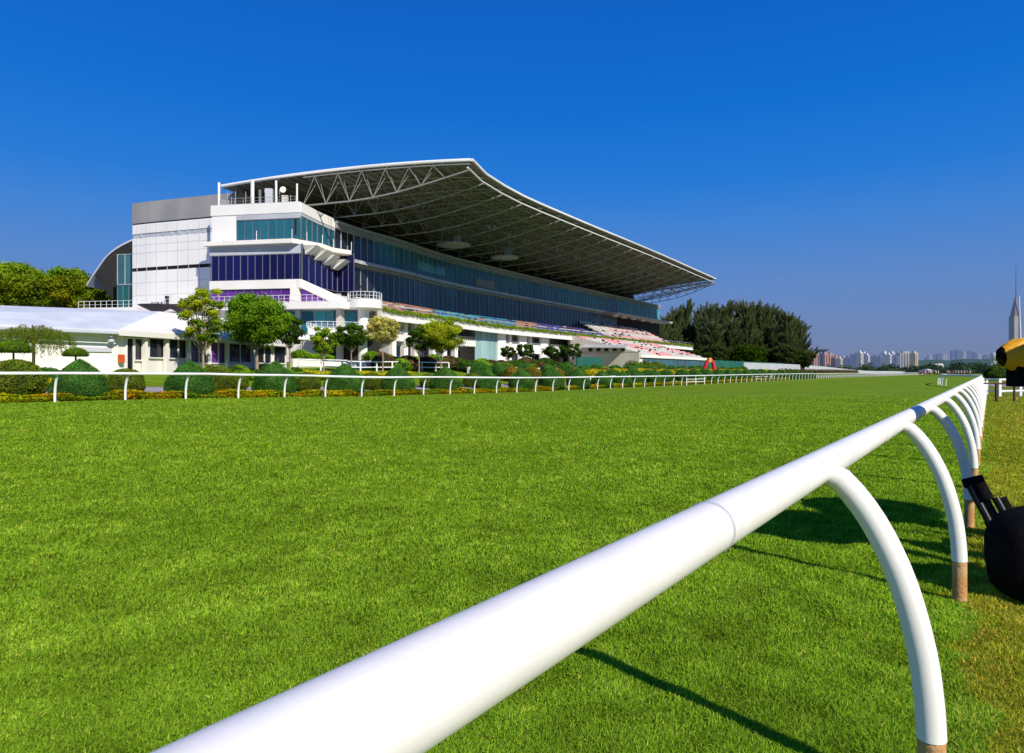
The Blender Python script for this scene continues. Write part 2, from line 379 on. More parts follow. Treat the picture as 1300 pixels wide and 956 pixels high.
# ------------------------------------------------------------------ running rails
def goose(hr, ov, ztop):                              # gooseneck profile: (towards rail, height)
    fr = [(0, 0), (0, .12), (.0, .24), (.03, .38), (.10, .52), (.24, .68), (.42, .81), (.62, .91), (.84, .985), (.97, 1.0)]
    return [(ov*a, ztop*b) for a, b in fr]
def rail_thing(name, label, path, post_s, side, hr, rr, ov, pr, nseg, detail, mrail, sleeve=.28, zf=None, seams=True):
    """path(s)->(x,y,dirx,diry) of the rail centre line; feet stand ov away on `side`"""
    x0, y0, dx, dy = path(post_s[0]); e = empty(name, (x0, y0, gh(x0, y0)), label, 'rail'); O = Vector(e.location)
    n = nseg; s0, s1 = (0 if len(post_s) < 12 else post_s[0]-1.4), post_s[-1]+1.4
    mb = MB(); pts = []
    for i in range(n+1):
        x, y, _, _ = path(s0+(s1-s0)*i/n); pts.append((x-O.x, y-O.y, gh(x, y)+hr-O.z))
    mb.tube(pts, rr, 32 if detail else 8); mb.build('rail', mrail, e, True)
    if detail:
        k = 0
        for sj in np.arange(1.6-5.3, s1, 5.3):
            x, y, dx, dy = path(sj); c = Vector((x-O.x, y-O.y, gh(x, y)+hr-O.z)); d = Vector((dx, dy, 0))
            mb = MB(); mb.tube([c-d*.006, c-d*.004, c+d*.004, c+d*.006], [rr+.0004, rr+.0022, rr+.0022, rr+.0004], 32, cap=False); mb.build('joint', M['mull'], e, True)
    prof = goose(hr, ov-rr*.35, hr-rr*.25)
    base = MB(); up = MB()
    P3 = [(a, z) for a, z in prof]
    def mk(mbx, pts, r): mbx.tube([(p[0], 0, p[1]) for p in pts], r, 16 if detail else 6)
    if detail:
        P4 = smooth(P3, .06); cut = sleeve
        mk(up, [p for p in P4 if p[1] >= cut-.001], pr)
        mk(base, [(0, -.1), (0, cut*.5), (0, cut+.02)], pr*.93)
        meshU = up.build('post', mrail, None, True); meshB = base.build('post_sleeve', M['sleeve'], None, True)
    else:
        mk(up, P3, pr); meshU = up.build('post', mrail, None, True); meshB = None
    posts = list(post_s)
    for i, s in enumerate(posts[:100]):
        x, y, dx, dy = path(s); px_, py_ = dy*side, -dx*side    # foot side
        fx, fy = x+px_*ov, y+py_*ov
        o = meshU if i == 0 else meshU.copy()
        if i: COL.objects.link(o)
        o.parent = e; o.location = (fx-O.x, fy-O.y, gh(fx, fy)-O.z); o.rotation_euler = (0, 0, math.atan2(-py_, -px_))
        if meshB:
            b = meshB if i == 0 else meshB.copy()
            if i: COL.objects.link(b)
            b.parent = o
    if len(posts) > 100:
        mb = MB()
        for s in posts[100:]:
            x, y, dx, dy = path(s); px_, py_ = dy*side, -dx*side; fx, fy = x+px_*ov-O.x, y+py_*ov-O.y; g = gh(x, y)-O.z
            mb.tube([(fx-px_*a, fy-py_*a, g+z) for a, z in P3[::2]+[P3[-1]]], pr, 4)
        tag(mb.build('far_post', mrail, e), kind='stuff')
    return e
near = lambda s: (*SL(s, .547), *UD)
rail_thing('running_rail', 'thick white running rail crossing the foreground on curved posts with rusty feet', near,
           [2.84+2.775*i for i in range(-3, 22)], 1, 1.228, .0607, .379, .048, 60, True, M['railwhite'])
far = lambda s: (*SL(s, 31.0), *UD)
rail_thing('running_rail', 'long white running rail beyond the turf, in front of the clipped bushes', far,
           [s for s in [12.2+2.78*i for i in range(-6, 170)] if not 83 < s < 90], -1, 1.2, .062, .38, .052, 240, False, M['railfar'])
# curved closing rail out on the track
cpts = smooth([AT(1246, 62), AT(1228, 67), AT(1211, 74), AT(1199, 80), AT(1195, 88), AT(1203, 97)], 1.0)
def cpath(s):
    i = max(0, min(len(cpts)-2, int(s))); t = s-i; a, b = cpts[i], cpts[i+1]; L = math.hypot(b[0]-a[0], b[1]-a[1])
    return (a[0]+(b[0]-a[0])*t, a[1]+(b[1]-a[1])*t, (b[0]-a[0])/L, (b[1]-a[1])/L)
rail_thing('running_rail', 'short curved white rail closing across the track in the distance', cpath,
           [15.5+2.6*i for i in range(int((len(cpts)-17)/2.6))], -1, 1.2, .11, .38, .045, 30, False, M['railfar'])
# a crossing gate in the far rail
def far_gate(s0, s1, l, label):
    x, y = SL(s0, l); e = empty('crossing_gate', (x, y, gh(x, y)), label, 'gate'); mb = MB()
    a = SL(s0, l); b = SL(s1, l)
    P = lambda t, z: (a[0]+(b[0]-a[0])*t-x, a[1]+(b[1]-a[1])*t-y, z)
    for t in (0, .5, 1):
        q = MB(); q.tube([P(t, 0), P(t, 1.2)], .06, 6); q.build('post', M['railfar'], e)
    for z in (1.17, .75, .4):
        q = MB(); q.tube([P(0, z), P(1, z)], .045, 6); q.build('bar', M['railfar'], e)
far_gate(83.2, 89.8, 31.3, 'white barred crossing gate filling the gap in the far rail')
far_gate(64, 74, 34.6, 'low white barred gate standing behind the far rail before the lower seats')
far_gate(120, 132, 33.2, 'white barred gate behind the far rail under the dark tall trees')
# white board fence to the right of the near rail
def board_fence(pts, h, rails, name, label, r=.05, solid=False, postgap=2.4, cat='fence'):
    x, y = pts[0]; g = gh(x, y); e = empty(name, (x, y, g), label, cat)
    P = smooth(pts, postgap)
    for z in rails:
        q = MB(); q.tube([(p[0]-x, p[1]-y, gh(*p)+z-g) for p in P], r, 6); q.build('rail', M['railfar'], e)
    for p in P[:90]:
        q = MB(); q.box(p[0]-x, p[1]-y, gh(*p)-g-.1, gh(*p)+h-g, r*2.2, r*2.2); q.build('post', M['railfar'], e)
    return e
board_fence([AT(1252, 46), AT(1268, 44), AT(1300, 45), AT(1380, 47)], 1.15, (.35, 1.1), 'board_fence', 'white two-bar fence running off to the right beyond the end of the near rail', .07, cat='fence')
board_fence([AT(1262, 150), AT(1300, 150), AT(1400, 156)], 1.2, (1.15,), 'board_fence', 'distant white fence at the far right behind the yellow cover', .12)
board_fence([AT(378, 66), AT(440, 70), AT(500, 76), AT(570, 84)], 1.1, (.45, 1.05), 'board_fence', 'white two-bar garden fence in front of the round balcony column', .07)
# ------------------------------------------------------------------ the grandstand
E = EYE                                               # heights below are written above eye level, +E makes them absolute
gs = empty('grandstand', (0, 100, 0), 'long white grandstand with curved blue glass front under a huge dark cantilever roof', 'building')
GO = Vector(gs.location)
class GB(MB):
    def build(s, name, mats, parent=None, smooth=False):
        s.v = [(a-GO.x, b-GO.y, c-GO.z) for a, b, c in s.v] if parent is gs else s.v
        return super().build(name, mats, parent, smooth)
def part(name, fn, mats, smooth=False, parent=gs):
    b = MB(); fn(b); b.v = [(x-GO.x, y-GO.y, z-GO.z) for x, y, z in b.v]; return b.build(name, mats, parent, smooth)
E0, E1 = (-40.3, 91.7), (-27.7, 89.5)
RAW = [E1, (-26.9, 94.5), (-25.6, 100), (-22.9, 106.5), (-19.2, 113.5), (-12.6, 128.9), (-.2, 150.2), (9.6, 165.9), (21.7, 184.5), (35, 205), (49, 227)]
FAC = smooth(RAW, 4.9)
# roof
RF = smooth([(-5.5, 90.9), (-3.9, 97.5), (-1.08, 104.2), (2.57, 111.4), (6.9, 118.5), (14, 130), (25.2, 147.7), (37.5, 167.4), (61.7, 207.5)], 6.6)
nR = len(RF)
BK = smooth([(-40.4, 95), (-37.5, 103), (-31.5, 118.5), (-25, 134), (-12, 156), (10, 190), (38, 234)], 1.0)
BK = [BK[int(round(i*(len(BK)-1)/(nR-1)))] for i in range(nR)]
def roofp(i, u, dz=0):
    a = min(int(i), nR-2); t = i-a
    fx = RF[a][0]*(1-t)+RF[a+1][0]*t; fy = RF[a][1]*(1-t)+RF[a+1][1]*t
    bx = BK[a][0]*(1-t)+BK[a+1][0]*t; by = BK[a][1]*(1-t)+BK[a+1][1]*t
    return (fx+(bx-fx)*u, fy+(by-fy)*u, 28-2.4*u*u+E+dz)
US = [k/10 for k in range(11)]
def f(b):
    for i in range(nR-1):
        for k in range(10): b.face([roofp(i, US[k]), roofp(i, US[k+1]), roofp(i+1, US[k+1]), roofp(i+1, US[k])])
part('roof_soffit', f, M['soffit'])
def f(b):
    for i in range(nR-1):
        for k in range(10): b.face([roofp(i, US[k], .42), roofp(i+1, US[k], .42), roofp(i+1, US[k+1], .42), roofp(i, US[k+1], .42)])
    for k in range(10): b.face([roofp(nR-1, US[k], .42), roofp(nR-1, US[k], .02), roofp(nR-1, US[k+1], .02), roofp(nR-1, US[k+1], .42)])
    for i in range(nR-1): b.face([roofp(i, 1, .02), roofp(i, 1, .42), roofp(i+1, 1, .42), roofp(i+1, 1, .02)])
part('roof', f, M['roofwhite'])
def f(b):
    b.tube([roofp(i, -.006, .22) for i in range(nR)], .2, 8); b.tube([roofp(0, u, .2) for u in US], .24, 8)
part('roof_edge', f, M['roofwhite'], True)
part('roof_edge', lambda b: b.tube([roofp(i, .012, -.8) for i in range(nR)], .13, 6), M['roofwhite'], True)
for k in range(1, 27):
    if k == 0: continue
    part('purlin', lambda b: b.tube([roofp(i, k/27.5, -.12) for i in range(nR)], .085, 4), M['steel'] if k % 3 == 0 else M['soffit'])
def depth(u): return 1.1+3.2*math.sin(math.pi/2*min(u/.5, 1))-(0.5*max(0, u-.5))
def truss(i):
    def f(b):
        a = Vector(roofp(max(i-.5, 0), 0)); c = Vector(roofp(min(i+.5, nR-1), 0)); d = (c-a); d.z = 0; d.normalize()
        n = 7; bot = []; t1 = []; t2 = []
        for k in range(n+1):
            u = .005+.66*k/n; p = Vector(roofp(i, u)); bot.append(p-Vector((0, 0, depth(u))))
        for k in range(n+1):
            u = .005+.66*k/n; p = Vector(roofp(i, u, -.3)); wd = min(1.5, .25+k*.7); t1.append(p+d*wd*.9); t2.append(p-d*wd*.9)
        if i == 0: t2 = [p+d*.1 for p in [Vector(roofp(i, .005+.66*k/n, -.3)) for k in range(n+1)]]
        b.tube(bot, .13 if i == 0 else .11, 8)
        if i < 9: b.tube(t1, .09, 6); b.tube(t2, .09, 6)
        for k in range(1, n):
            tops = (t1, t2)
            for tt in tops:
                b.tube([bot[k], (tt[k]+tt[k+1])/2], .045 if i == 0 else .04, 5); b.tube([bot[k+1], (tt[k]+tt[k+1])/2], .045 if i == 0 else .04, 5)
            b.tube([(t1[k]+t1[k+1])/2, (t2[k]+t2[k+1])/2], .05, 4)
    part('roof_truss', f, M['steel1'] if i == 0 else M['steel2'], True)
for i in range(nR): truss(i)
# outrigger truss seen past the far end of the roof
def f(b):
    a = Vector((37.5, 226, 26+E)); c = Vector((60.4, 205.6, 27.4+E)); n = 10
    for o_ in (0, 1):
        for dz, q in ((-.4, 0), (-3.2, 1)):
            b.tube([a+(c-a)*t/n+Vector((1.3*o_, 1.6*o_, dz*(1-.75*t/n))) for t in range(n+1)], .14, 5)
        for t in range(n):
            p = a+(c-a)*t/n+Vector((1.3*o_, 1.6*o_, -.4*(1-.75*t/n))); q = a+(c-a)*(t+1)/n+Vector((1.3*o_, 1.6*o_, -3.2*(1-.75*(t+1)/n)))
            b.tube([p, q], .09, 4)
part('outrigger_truss', f, M['steel2'])
# dark upper back wall and stand behind the parapet
BW = [p for p in offs(FAC, -9)]; BW[0] = (-36.8, 92.8); BW[1] = (-36.2, 97)
def f(b): b.ribbon(BW[:3], offs(BW[:3], -1), 15+E, 24.4+E); b.ribbon(BW[2:], offs(BW[2:], -1), 15+E, 26.6+E)
part('rear_wall', f, M['dark'])
part('upper_tier', lambda b: b.ribbon(offs(FAC, -.6), BW, 18+E, 20.6+E), M['dark'])
part('core_block', lambda b: (b.ribbon(offs(FAC[3:], -.5), offs(FAC[3:], -11), 2.4, 16.8+E)), M['grey'])
FM = FAC[2:]                                          # main sweep of the front
# parapet bands
part('parapet', lambda b: b.ribbon(offs(FM, .35), offs(FM, -.5), 20.9+E, 21.55+E), M['grey'])
part('parapet', lambda b: b.ribbon(offs(FM, .55), offs(FM, -.3), 21.6+E, 22.0+E), M['steel'])
part('ledge', lambda b: b.ribbon(offs(FM, 1.25), offs(FM, -.3), 16.35+E, 16.85+E), M['lgrey'])
part('ledge', lambda b: b.ribbon(offs(FM, .6), offs(FM, -.3), 16.0+E, 16.3+E), M['steel'])
def glazing(p, q, z0, z1, gm, npane, mw=.06, hbar=(), c=(1, 1, 1), vary=.25, rng=random.Random(3)):
    """one bay: panes in a plane, mullions as its frame"""
    dx, dy = q[0]-p[0], q[1]-p[1]; L = math.hypot(dx, dy); nx, ny = dy/L, -dx/L
    def f(b):
        for k in range(npane):
            a, d = k/npane, (k+1)/npane; v = 1+rng.uniform(-vary, vary); cc = tuple(x*v for x in c)
            t = rng.uniform(-.012, .012); A = (p[0]+dx*a, p[1]+dy*a); B = (p[0]+dx*d, p[1]+dy*d)
            b.face([(A[0], A[1], z0), (B[0]+nx*t, B[1]+ny*t, z0), (B[0]+nx*t, B[1]+ny*t, z1), (A[0], A[1], z1)], 0, cc)
    wnd = part('window', f, gm)
    def g(b):
        rz = math.atan2(dy, dx)
        for k in range(npane+1):
            a = min(max(k/npane, .004), .996); b.box(p[0]+dx*a+nx*.04, p[1]+dy*a+ny*.04, z0+.01, z1-.01, mw, .14, rz)
        for hz in (z0+.06, z1-.06)+tuple(hbar): b.hexa([(p[0]+nx*.02, p[1]+ny*.02, hz-.04), (q[0]+nx*.02, q[1]+ny*.02, hz-.04), (q[0]+nx*.07, q[1]+ny*.07, hz-.04), (p[0]+nx*.07, p[1]+ny*.07, hz-.04)],
                               [(p[0]+nx*.02, p[1]+ny*.02, hz+.04), (q[0]+nx*.02, q[1]+ny*.02, hz+.04), (q[0]+nx*.07, q[1]+ny*.07, hz+.04), (p[0]+nx*.07, p[1]+ny*.07, hz+.04)])
    b2 = MB(); g(b2); b2.v = [(x-GO.x, y-GO.y, z-GO.z) for x, y, z in b2.v]; b2.build('window_frame', M['mull_sun'] if gm in (M['gnavy'], M['gteal'], M['gpurple']) else M['mull'], wnd)
    return wnd
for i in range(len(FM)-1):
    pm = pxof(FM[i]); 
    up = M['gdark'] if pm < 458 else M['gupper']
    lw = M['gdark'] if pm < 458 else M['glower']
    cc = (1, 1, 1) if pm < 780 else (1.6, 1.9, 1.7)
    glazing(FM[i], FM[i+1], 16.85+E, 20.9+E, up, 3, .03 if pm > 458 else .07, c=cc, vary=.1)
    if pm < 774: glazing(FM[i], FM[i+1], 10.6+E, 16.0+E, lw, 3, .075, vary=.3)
# coloured panels set on the upper glass as painted reflections of openings
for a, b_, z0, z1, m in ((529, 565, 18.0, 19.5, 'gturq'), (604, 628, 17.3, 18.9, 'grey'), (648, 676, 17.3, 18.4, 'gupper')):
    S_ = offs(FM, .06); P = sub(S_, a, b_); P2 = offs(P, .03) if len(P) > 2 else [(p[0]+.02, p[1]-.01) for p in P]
    part('reflection_panel', lambda b: b.ribbon(P2, P, z0+E, z1+E), M[m])
# end wall (faces the track's near end) and its upper teal glass
dE = Vector((E1[0]-E0[0], E1[1]-E0[1])); nE = Vector((dE.y, -dE.x)).normalized()
def EW(a, o_=0): return (E0[0]+dE.x*a+nE.x*o_, E0[1]+dE.y*a+nE.y*o_)
def slab(b, pts, z0, z1, o0=0, o1=-.6, mi=0):
    b.ribbon([(p[0]+nE.x*o0, p[1]+nE.y*o0) for p in pts], [(p[0]+nE.x*o1, p[1]+nE.y*o1) for p in pts], z0, z1, mi)
FE = [E1]+FAC[1:3]
part('end_wall', lambda b: b.prism([EW(0), EW(.28), (EW(.28)[0]+1.5, EW(.28)[1]+9), (EW(0)[0]+1, EW(0)[1]+9)], 8.2+E, 21.5+E), M['panel'])
part('end_parapet', lambda b: (b.ribbon([EW(-.01, .1), EW(1.0, .1)], [EW(-.01, -.6), EW(.97, -.6)], 20.9+E, 22.3+E), b.ribbon(offs(FE, .12), offs(FE, -.5), 20.9+E, 22.2+E)), M['panel'])
part('end_parapet_panels', lambda b: (b.ribbon([EW(.285, .05), EW(1, .05)], [EW(.285, -.4), EW(1, -.4)], 20.2+E, 20.9+E), b.ribbon(offs(FE, .04), offs(FE, -.4), 20.5+E, 20.9+E)), M['lgrey'])
glazing(EW(.285, -.05), EW(.64, -.05), 17.4+E, 20.2+E, M['gteal'], 4, .04, vary=.08)
glazing(EW(.64, -.05), EW(.995, -.05), 17.4+E, 20.2+E, M['gteal'], 4, .04, vary=.08)
glazing(FE[0], FE[1], 17.4+E, 20.5+E, M['gteal'], 3, .04, vary=.12)
glazing(FE[1], FE[2], 17.4+E, 20.5+E, M['gteal'], 3, .04, vary=.12)
part('roof_deck', lambda b: b.prism([EW(0, -.5), EW(.97, -.5), (-27, 99), (-40, 104)], 20.9+E, 21.1+E), M['grey'])
# stepped white balcony slab over the navy glass
OUT = [EW(-.06, .9), EW(.95, 1.1), (-27.1, 90.2), (-25.6, 92.2), (-24.9, 95.2), (-24.1, 96.2), (-22.9, 97.4)]
INN = [EW(-.06, -.3), EW(.9, -.3), (-28.0, 91.5), (-27.3, 95), (-26.6, 97.3), (-26.1, 99), (-24.8, 102)]
part('balcony_slab', lambda b: b.ribbon(OUT, INN, 16.75+E, 17.3+E), M['white'])
part('spandrel', lambda b: slab(b, [EW(-.02), EW(.995)], 15.55+E, 16.75+E, .12, -.5), M['lgrey'])
for k, (x, y) in enumerate([(-27.0, 90.9), (-26.2, 93.0), (-25.6, 95.0), (-24.7, 97.3)]):
    z = 16.6-.28*k+E
    part('balcony_bracket', lambda b: b.hexa([(x-1.6, y-.2, z-1.15), (x-.5, y-.5, z-1.15), (x-.3, y+1.2, z-1.15), (x-1.5, y+1.5, z-1.15)],
                                             [(x-1.8, y-1.0, z+.1), (x+1.3, y-1.1, z+.1), (x+1.5, y+1.0, z+.1), (x-1.4, y+1.4, z+.1)]), M['white'])
for p in OUT[1:]+[EW(.2, .8), EW(.55, .9)]:
    part('baluster', lambda b: b.tube([(p[0], p[1], 17.3+E), (p[0], p[1], 18.5+E)], .05, 5), M['white'])
part('core_block', lambda b: b.prism([EW(.01, -.3), EW(.98, -.3), (-27.3, 96), (-26.2, 100.5), (-24, 108), (-38, 108)], 2.4, 16.7+E), M['lgrey'])
# navy glass
n0, n1 = EW(.0, .02), EW(.995, .02)
for k in range(3):
    a, b_ = k/3, (k+1)/3
    glazing((n0[0]+(n1[0]-n0[0])*a, n0[1]+(n1[1]-n0[1])*a), (n0[0]+(n1[0]-n0[0])*b_, n0[1]+(n1[1]-n0[1])*b_), 12.1+E, 15.55+E, M['gnavy'], 4, .045, vary=.12)
FN = smooth([(-27.55, 89.75), (-25.7, 95), (-24.1, 101.5), (-23.6, 102.2)], 4.4)
NV = [(-27.6, 89.6), (-26.3, 94.2), (-25.3, 98.9), (-22.7, 98.2)]
for k in range(3): glazing(NV[k], NV[k+1], 11.5+E, 16.9+E, M['gnavy'], 3, .05, vary=.12)
part('core_block', lambda b: b.prism([(-27.8, 90.5), (-26.5, 94.6), (-25.4, 99.1), (-22.8, 98.5), (-23.2, 101), (-27, 104)], 8.2+E, 16.8+E), M['gdark'])
# white bands and purple glass beneath
part('band', lambda b: slab(b, [EW(-.01), EW(1.0)], 10.95+E, 12.1+E, .35, -.3), M['white'])
SB = [(-27.9, 89.3), (-26.1, 94.0), (-24.9, 98.3), (-23.0, 98.2)]
part('band', lambda b: b.hexa([(-28.0, 89.1, 11.0+E), (-27.5, 89.0, 11+E), (-22.6, 94.0, 8.6+E), (-23.2, 94.6, 8.6+E)], [(-28.0, 89.1, 12.1+E), (-27.5, 89.0, 12.1+E), (-22.6, 94.0, 9.9+E), (-23.2, 94.6, 9.9+E)]), M['white'])
glazing(EW(.0, .1), EW(.47, .1), 9.1+E, 10.95+E, M['gpurple'], 5, .04)
glazing(EW(.47, .1), EW(.9, .1), 9.1+E, 10.95+E, M['gpurple'], 4, .04)
part('column', lambda b: b.prism([EW(.9, .4), EW(.99, .4), EW(.99, -.4), EW(.9, -.4)], 8.9+E, 11.2+E), M['white'])
b_ = [(-27.6, 89.0), (-23.0, 94.2)]
bt = MB()
part('window', lambda b: b.face([(-27.5, 89.4, 9.1+E), (-22.9, 94.6, 9.1+E), (-22.9, 94.6, 9.4+E), (-27.5, 89.4, 11.2+E)]), M['gpurple'])
part('terrace_slab', lambda b: b.prism([EW(-.01, .8), (-21.9, 87.2), (-19.0, 92), (-22, 99), EW(-.01, -3)], 8.15+E, 9.05+E), M['white'])
part('round_balcony', lambda b: b.lathe(-19.4, 90.0, [(2.15, 8.2+E), (2.3, 8.3+E), (2.3, 9.35+E), (2.15, 9.4+E)], 28), M['white'], True)
def railing(pts, z, h=1.0, name='railing', parent=gs, step=1.1, r=.035, m=None):
    P = smooth(pts, step)
    def f(b):
        for zz in (h, h*.5, .08): b.tube([(p[0], p[1], z+zz) for p in P], r if zz == h else r*.7, 5)
        for p in P: b.tube([(p[0], p[1], z), (p[0], p[1], z+h)], r, 4)
    return part(name, f, m or M['railfar'], parent=parent)
ring = [(-19.4+2.2*math.cos(a), 90+2.2*math.sin(a)) for a in [R(-190+k*18) for k in range(12)]]
railing(ring, 9.4+E, .95, step=.55)
railing([EW(0, .75), (-21.9, 87.25)], 9.05+E, .9, step=.8)
part('round_column', lambda b: b.lathe(-19.6, 90.1, [(.75, 1.0), (.75, 8.2+E)], 18), M['white'], True)
# lower front storeys
part('storey_wall', lambda b: b.ribbon(offs(FAC, 5.5), offs(FAC, 4.9), 2.0, 8.2+E), M['cream'])
LOW = [(-40.0, 89.8), (-22.0, 88.4)]
part('storey_wall', lambda b: b.prism([(-40.2, 90), (-21.2, 90.2), (-17, 97), (-38, 99)], 1.5, 8.15+E), M['grey'])
for a, b_, m in ((-34.5, -29.6, 'gdark'), (-29.5, -26.1, 'gupper'), (-26.0, -23.6, 'gturq'), (-23.5, -20.5, 'gteal')):
    glazing((a, 89.93), (b_, 90.05), 5.0+E, 8.1+E, M[m], 2, .05, c=(1.2, 1.2, 1.2), vary=.2)
part('balcony', lambda b: b.prism([(-25.0, 83.6), (-19.5, 84.6), (-17.6, 88.5), (-18.5, 92), (-27, 91)], 4.55+E, 4.95+E), M['white'])
part('balcony', lambda b: b.ribbon([(-25.0, 83.6), (-19.5, 84.6), (-17.6, 88.5)], [(-25, 83.85), (-19.6, 84.85), (-17.9, 88.7)], 4.95+E, 5.5+E), M['white'])
railing([(-25.6, 90), (-25.0, 83.7), (-19.5, 84.7), (-17.7, 88.5)], 5.5+E, .65, step=.7)
part('storey_opening', lambda b: b.prism([(-24.2, 89.6), (-17.5, 89.7), (-17.5, 90.1), (-24.2, 90.0)], 1.5, 4.5+E), M['dark'])
part('storey_opening', lambda b: b.prism([(-36, 89.8), (-25.5, 89.7), (-25.5, 89.95), (-36, 90.05)], 1.5, 4.2+E), M['cream'])
# terrace with seats, hedge and white edge
TER = offs(FAC, 11.2)
i0 = next(i for i, p in enumerate(TER) if pxof(p) > 484 and p[1] > 92 and i > 3)
TER = [(-17.6, 92.0)]+[p for p in TER[i0:]]
TERI = offs(TER, -1.0)
part('terrace_edge', lambda b: b.ribbon(TER, TERI, 7.35+E, 8.35+E), M['white'])
part('terrace_edge', lambda b: b.ribbon(offs(TER, .12), offs(TER, -.3), 7.0+E, 7.35+E), M['panel'])
part('terrace_deck', lambda b: b.ribbon(offs(TER, -.9), offs(TER, -11.3), 7.6+E, 8.1+E), M['grey'])
SEAT = {'o': (.42, .20, .11), 't': (.07, .30, .36), 'w': (.60, .58, .54), 'k': (.04, .04, .05), 'b': (.05, .10, .30), 'p': (.78, .36, .36), 'n': (.35, .22, .16), 'v': (.10, .06, .22)}
def seat_rows(front, nrow, dback, z0, rise, segs, rng, zper=0):
    """rows of seats parallel to the front curve, coloured in blocks by photo column"""
    for r in range(nrow):
        P = smooth(offs(front, -dback*r), 1.5); z = z0+rise*r
        def f(b):
            for i in range(len(P)-1):
                px_ = pxof(P[i]); blk = 'w'
                for a, c_, pal in segs:
                    if a <= px_ < c_: blk = pal[(r) % len(pal)] if rng.random() < .86 else rng.choice(pal)
                if rng.random() < .13: blk = 'k'
                q = P[i]; n_ = P[i+1]; rz = math.atan2(n_[1]-q[1], n_[0]-q[0]); k = rng.uniform(.8, 1.1); c = tuple(v*k for v in SEAT[blk])
                cx, cy = (q[0]+n_[0])/2, (q[1]+n_[1])/2
                b.box(cx, cy, z+.0, z+.45, 1.36, .55, rz, c=c); dx, dy = -math.sin(rz), math.cos(rz)
                b.box(cx+dx*.36, cy+dy*.36, z+.42, z+.85, 1.36, .12, rz, c=c)
        part('seat_row', f, M['seat'])
rs = random.Random(5)
segT = [(480, 552, 'onow'), (552, 604, 'tttb'), (604, 655, 'tbtn'), (655, 680, 'nno'), (680, 1000, 'vbvw')]
front1 = [p for p in offs(TER, -1.6) if pxof(p) < 776]
seat_rows(front1, 7, 1.25, 8.15+E, .36, segT, rs)
front2 = sub(offs(TER, -1.6), 777, 853)
seat_rows(front2, 9, 1.3, 8.15+E, .62, [(770, 1000, 'wpwwp')], rs)
part('end_tier', lambda b: b.ribbon(offs(front2, -4), offs(front2, -14), 8.0+E, 10.4+E), M['grey'])
railing([p for p in offs(TER, -.6)], 8.3+E, 1.0, step=2.2, r=.03, m=M['lgrey'])
# open end bay: canopy with brackets, dark back
P9 = sub(offs(FM, 3.5), 776, 850)
part('end_canopy', lambda b: b.ribbon(offs(FM, 4.5)[-10:], offs(FM, -.2)[-10:], 15.9+E, 16.33+E), M['cream'])
part('end_wall_opening', lambda b: b.ribbon(offs(FM, -.1)[-10:], offs(FM, -.4)[-10:], 10.4+E, 15.9+E), M['dark'])
for px_ in (781, 792, 804, 816, 828):
    p = at_px(offs(FM, 3.2), px_); part('floodlight_box', lambda b: b.box(p[0], p[1], 15.2+E, 15.85+E, 1.2, .9, .99), M['white'])
# lower recessed storeys under the terrace: slabs, columns, windows, balconies
ST2 = offs(FAC, 9.0); ST3 = offs(FAC, 5.6)
def bal(a, b_, name='balcony'):
    P = sub(offs(FAC, 9.6), a, b_); 
    if len(P) < 3: P = [P[0], ((P[0][0]+P[-1][0])/2, (P[0][1]+P[-1][1])/2), P[-1]]
    part(name, lambda b: b.ribbon(P, offs(P, -4.3), 4.4+E, 4.85+E), M['white'])
    part(name, lambda b: b.ribbon(P, offs(P, -.3), 4.85+E, 5.35+E), M['white']); railing([p for p in P], 5.35+E, .6, step=.8)
bal(484, 523); bal(577, 604)
def frontwin(a, b_, z0, z1, m, n=2, off=5.62, c=(1, 1, 1)):
    P, Q = at_px(offs(FAC, off), a), at_px(offs(FAC, off), b_); glazing(P, Q, z0+E, z1+E, M[m], n, .1, c=c)
for a, b_, m in ((486, 497, 'gupper'), (500, 512, 'gteal'), (514, 524, 'gdark'), (530, 545, 'gdark'), (548, 560, 'gdark'), (566, 576, 'gdark'), (580, 598, 'gupper'), (640, 648, 'gdark'), (652, 656, 'gdark'), (664, 674, 'gdark'), (678, 690, 'gupper')):
    frontwin(a, b_, 5.2, 7.2, m)
for a, b_, m in ((487, 500, 'gupper'), (502, 516, 'gteal'), (520, 534, 'gdark'), (537, 549, 'gdark'), (562, 571, 'gdark'), (573, 584, 'dark'), (640, 650, 'gdark'), (655, 668, 'dark'), (672, 684, 'dark')):
    frontwin(a, b_, 1.9, 3.9, m)
frontwin(603, 632, 1.7, 7.3, 'gpale', 4, 9.4)
for px_ in (498, 513, 526, 549, 563, 577, 636, 646, 660, 672, 694, 724):
    p = at_px(offs(FAC, 9.2), px_); part('column', lambda b: b.box(p[0], p[1], 1.5, 7.4+E, .8, .8, 1.0), M['white'])
P = sub(offs(FAC, 9.3), 640, 712); part('facade_screen', lambda b: b.ribbon(P, offs(P, -.4), 3.7+E, 5.9+E), M['white'])
for px_ in (636, 663, 690):
    p = at_px(offs(FAC, 9.6), px_); part('facade_fin', lambda b: b.box(p[0], p[1], 1.5, 7.1+E, 2.6, .5, 1.0), M['panel'])
P = sub(offs(FAC, 8.6), 711, 737); part('storey_opening', lambda b: b.ribbon(P, offs(P, -.4), 1.5, 6.8+E), M['dark'])
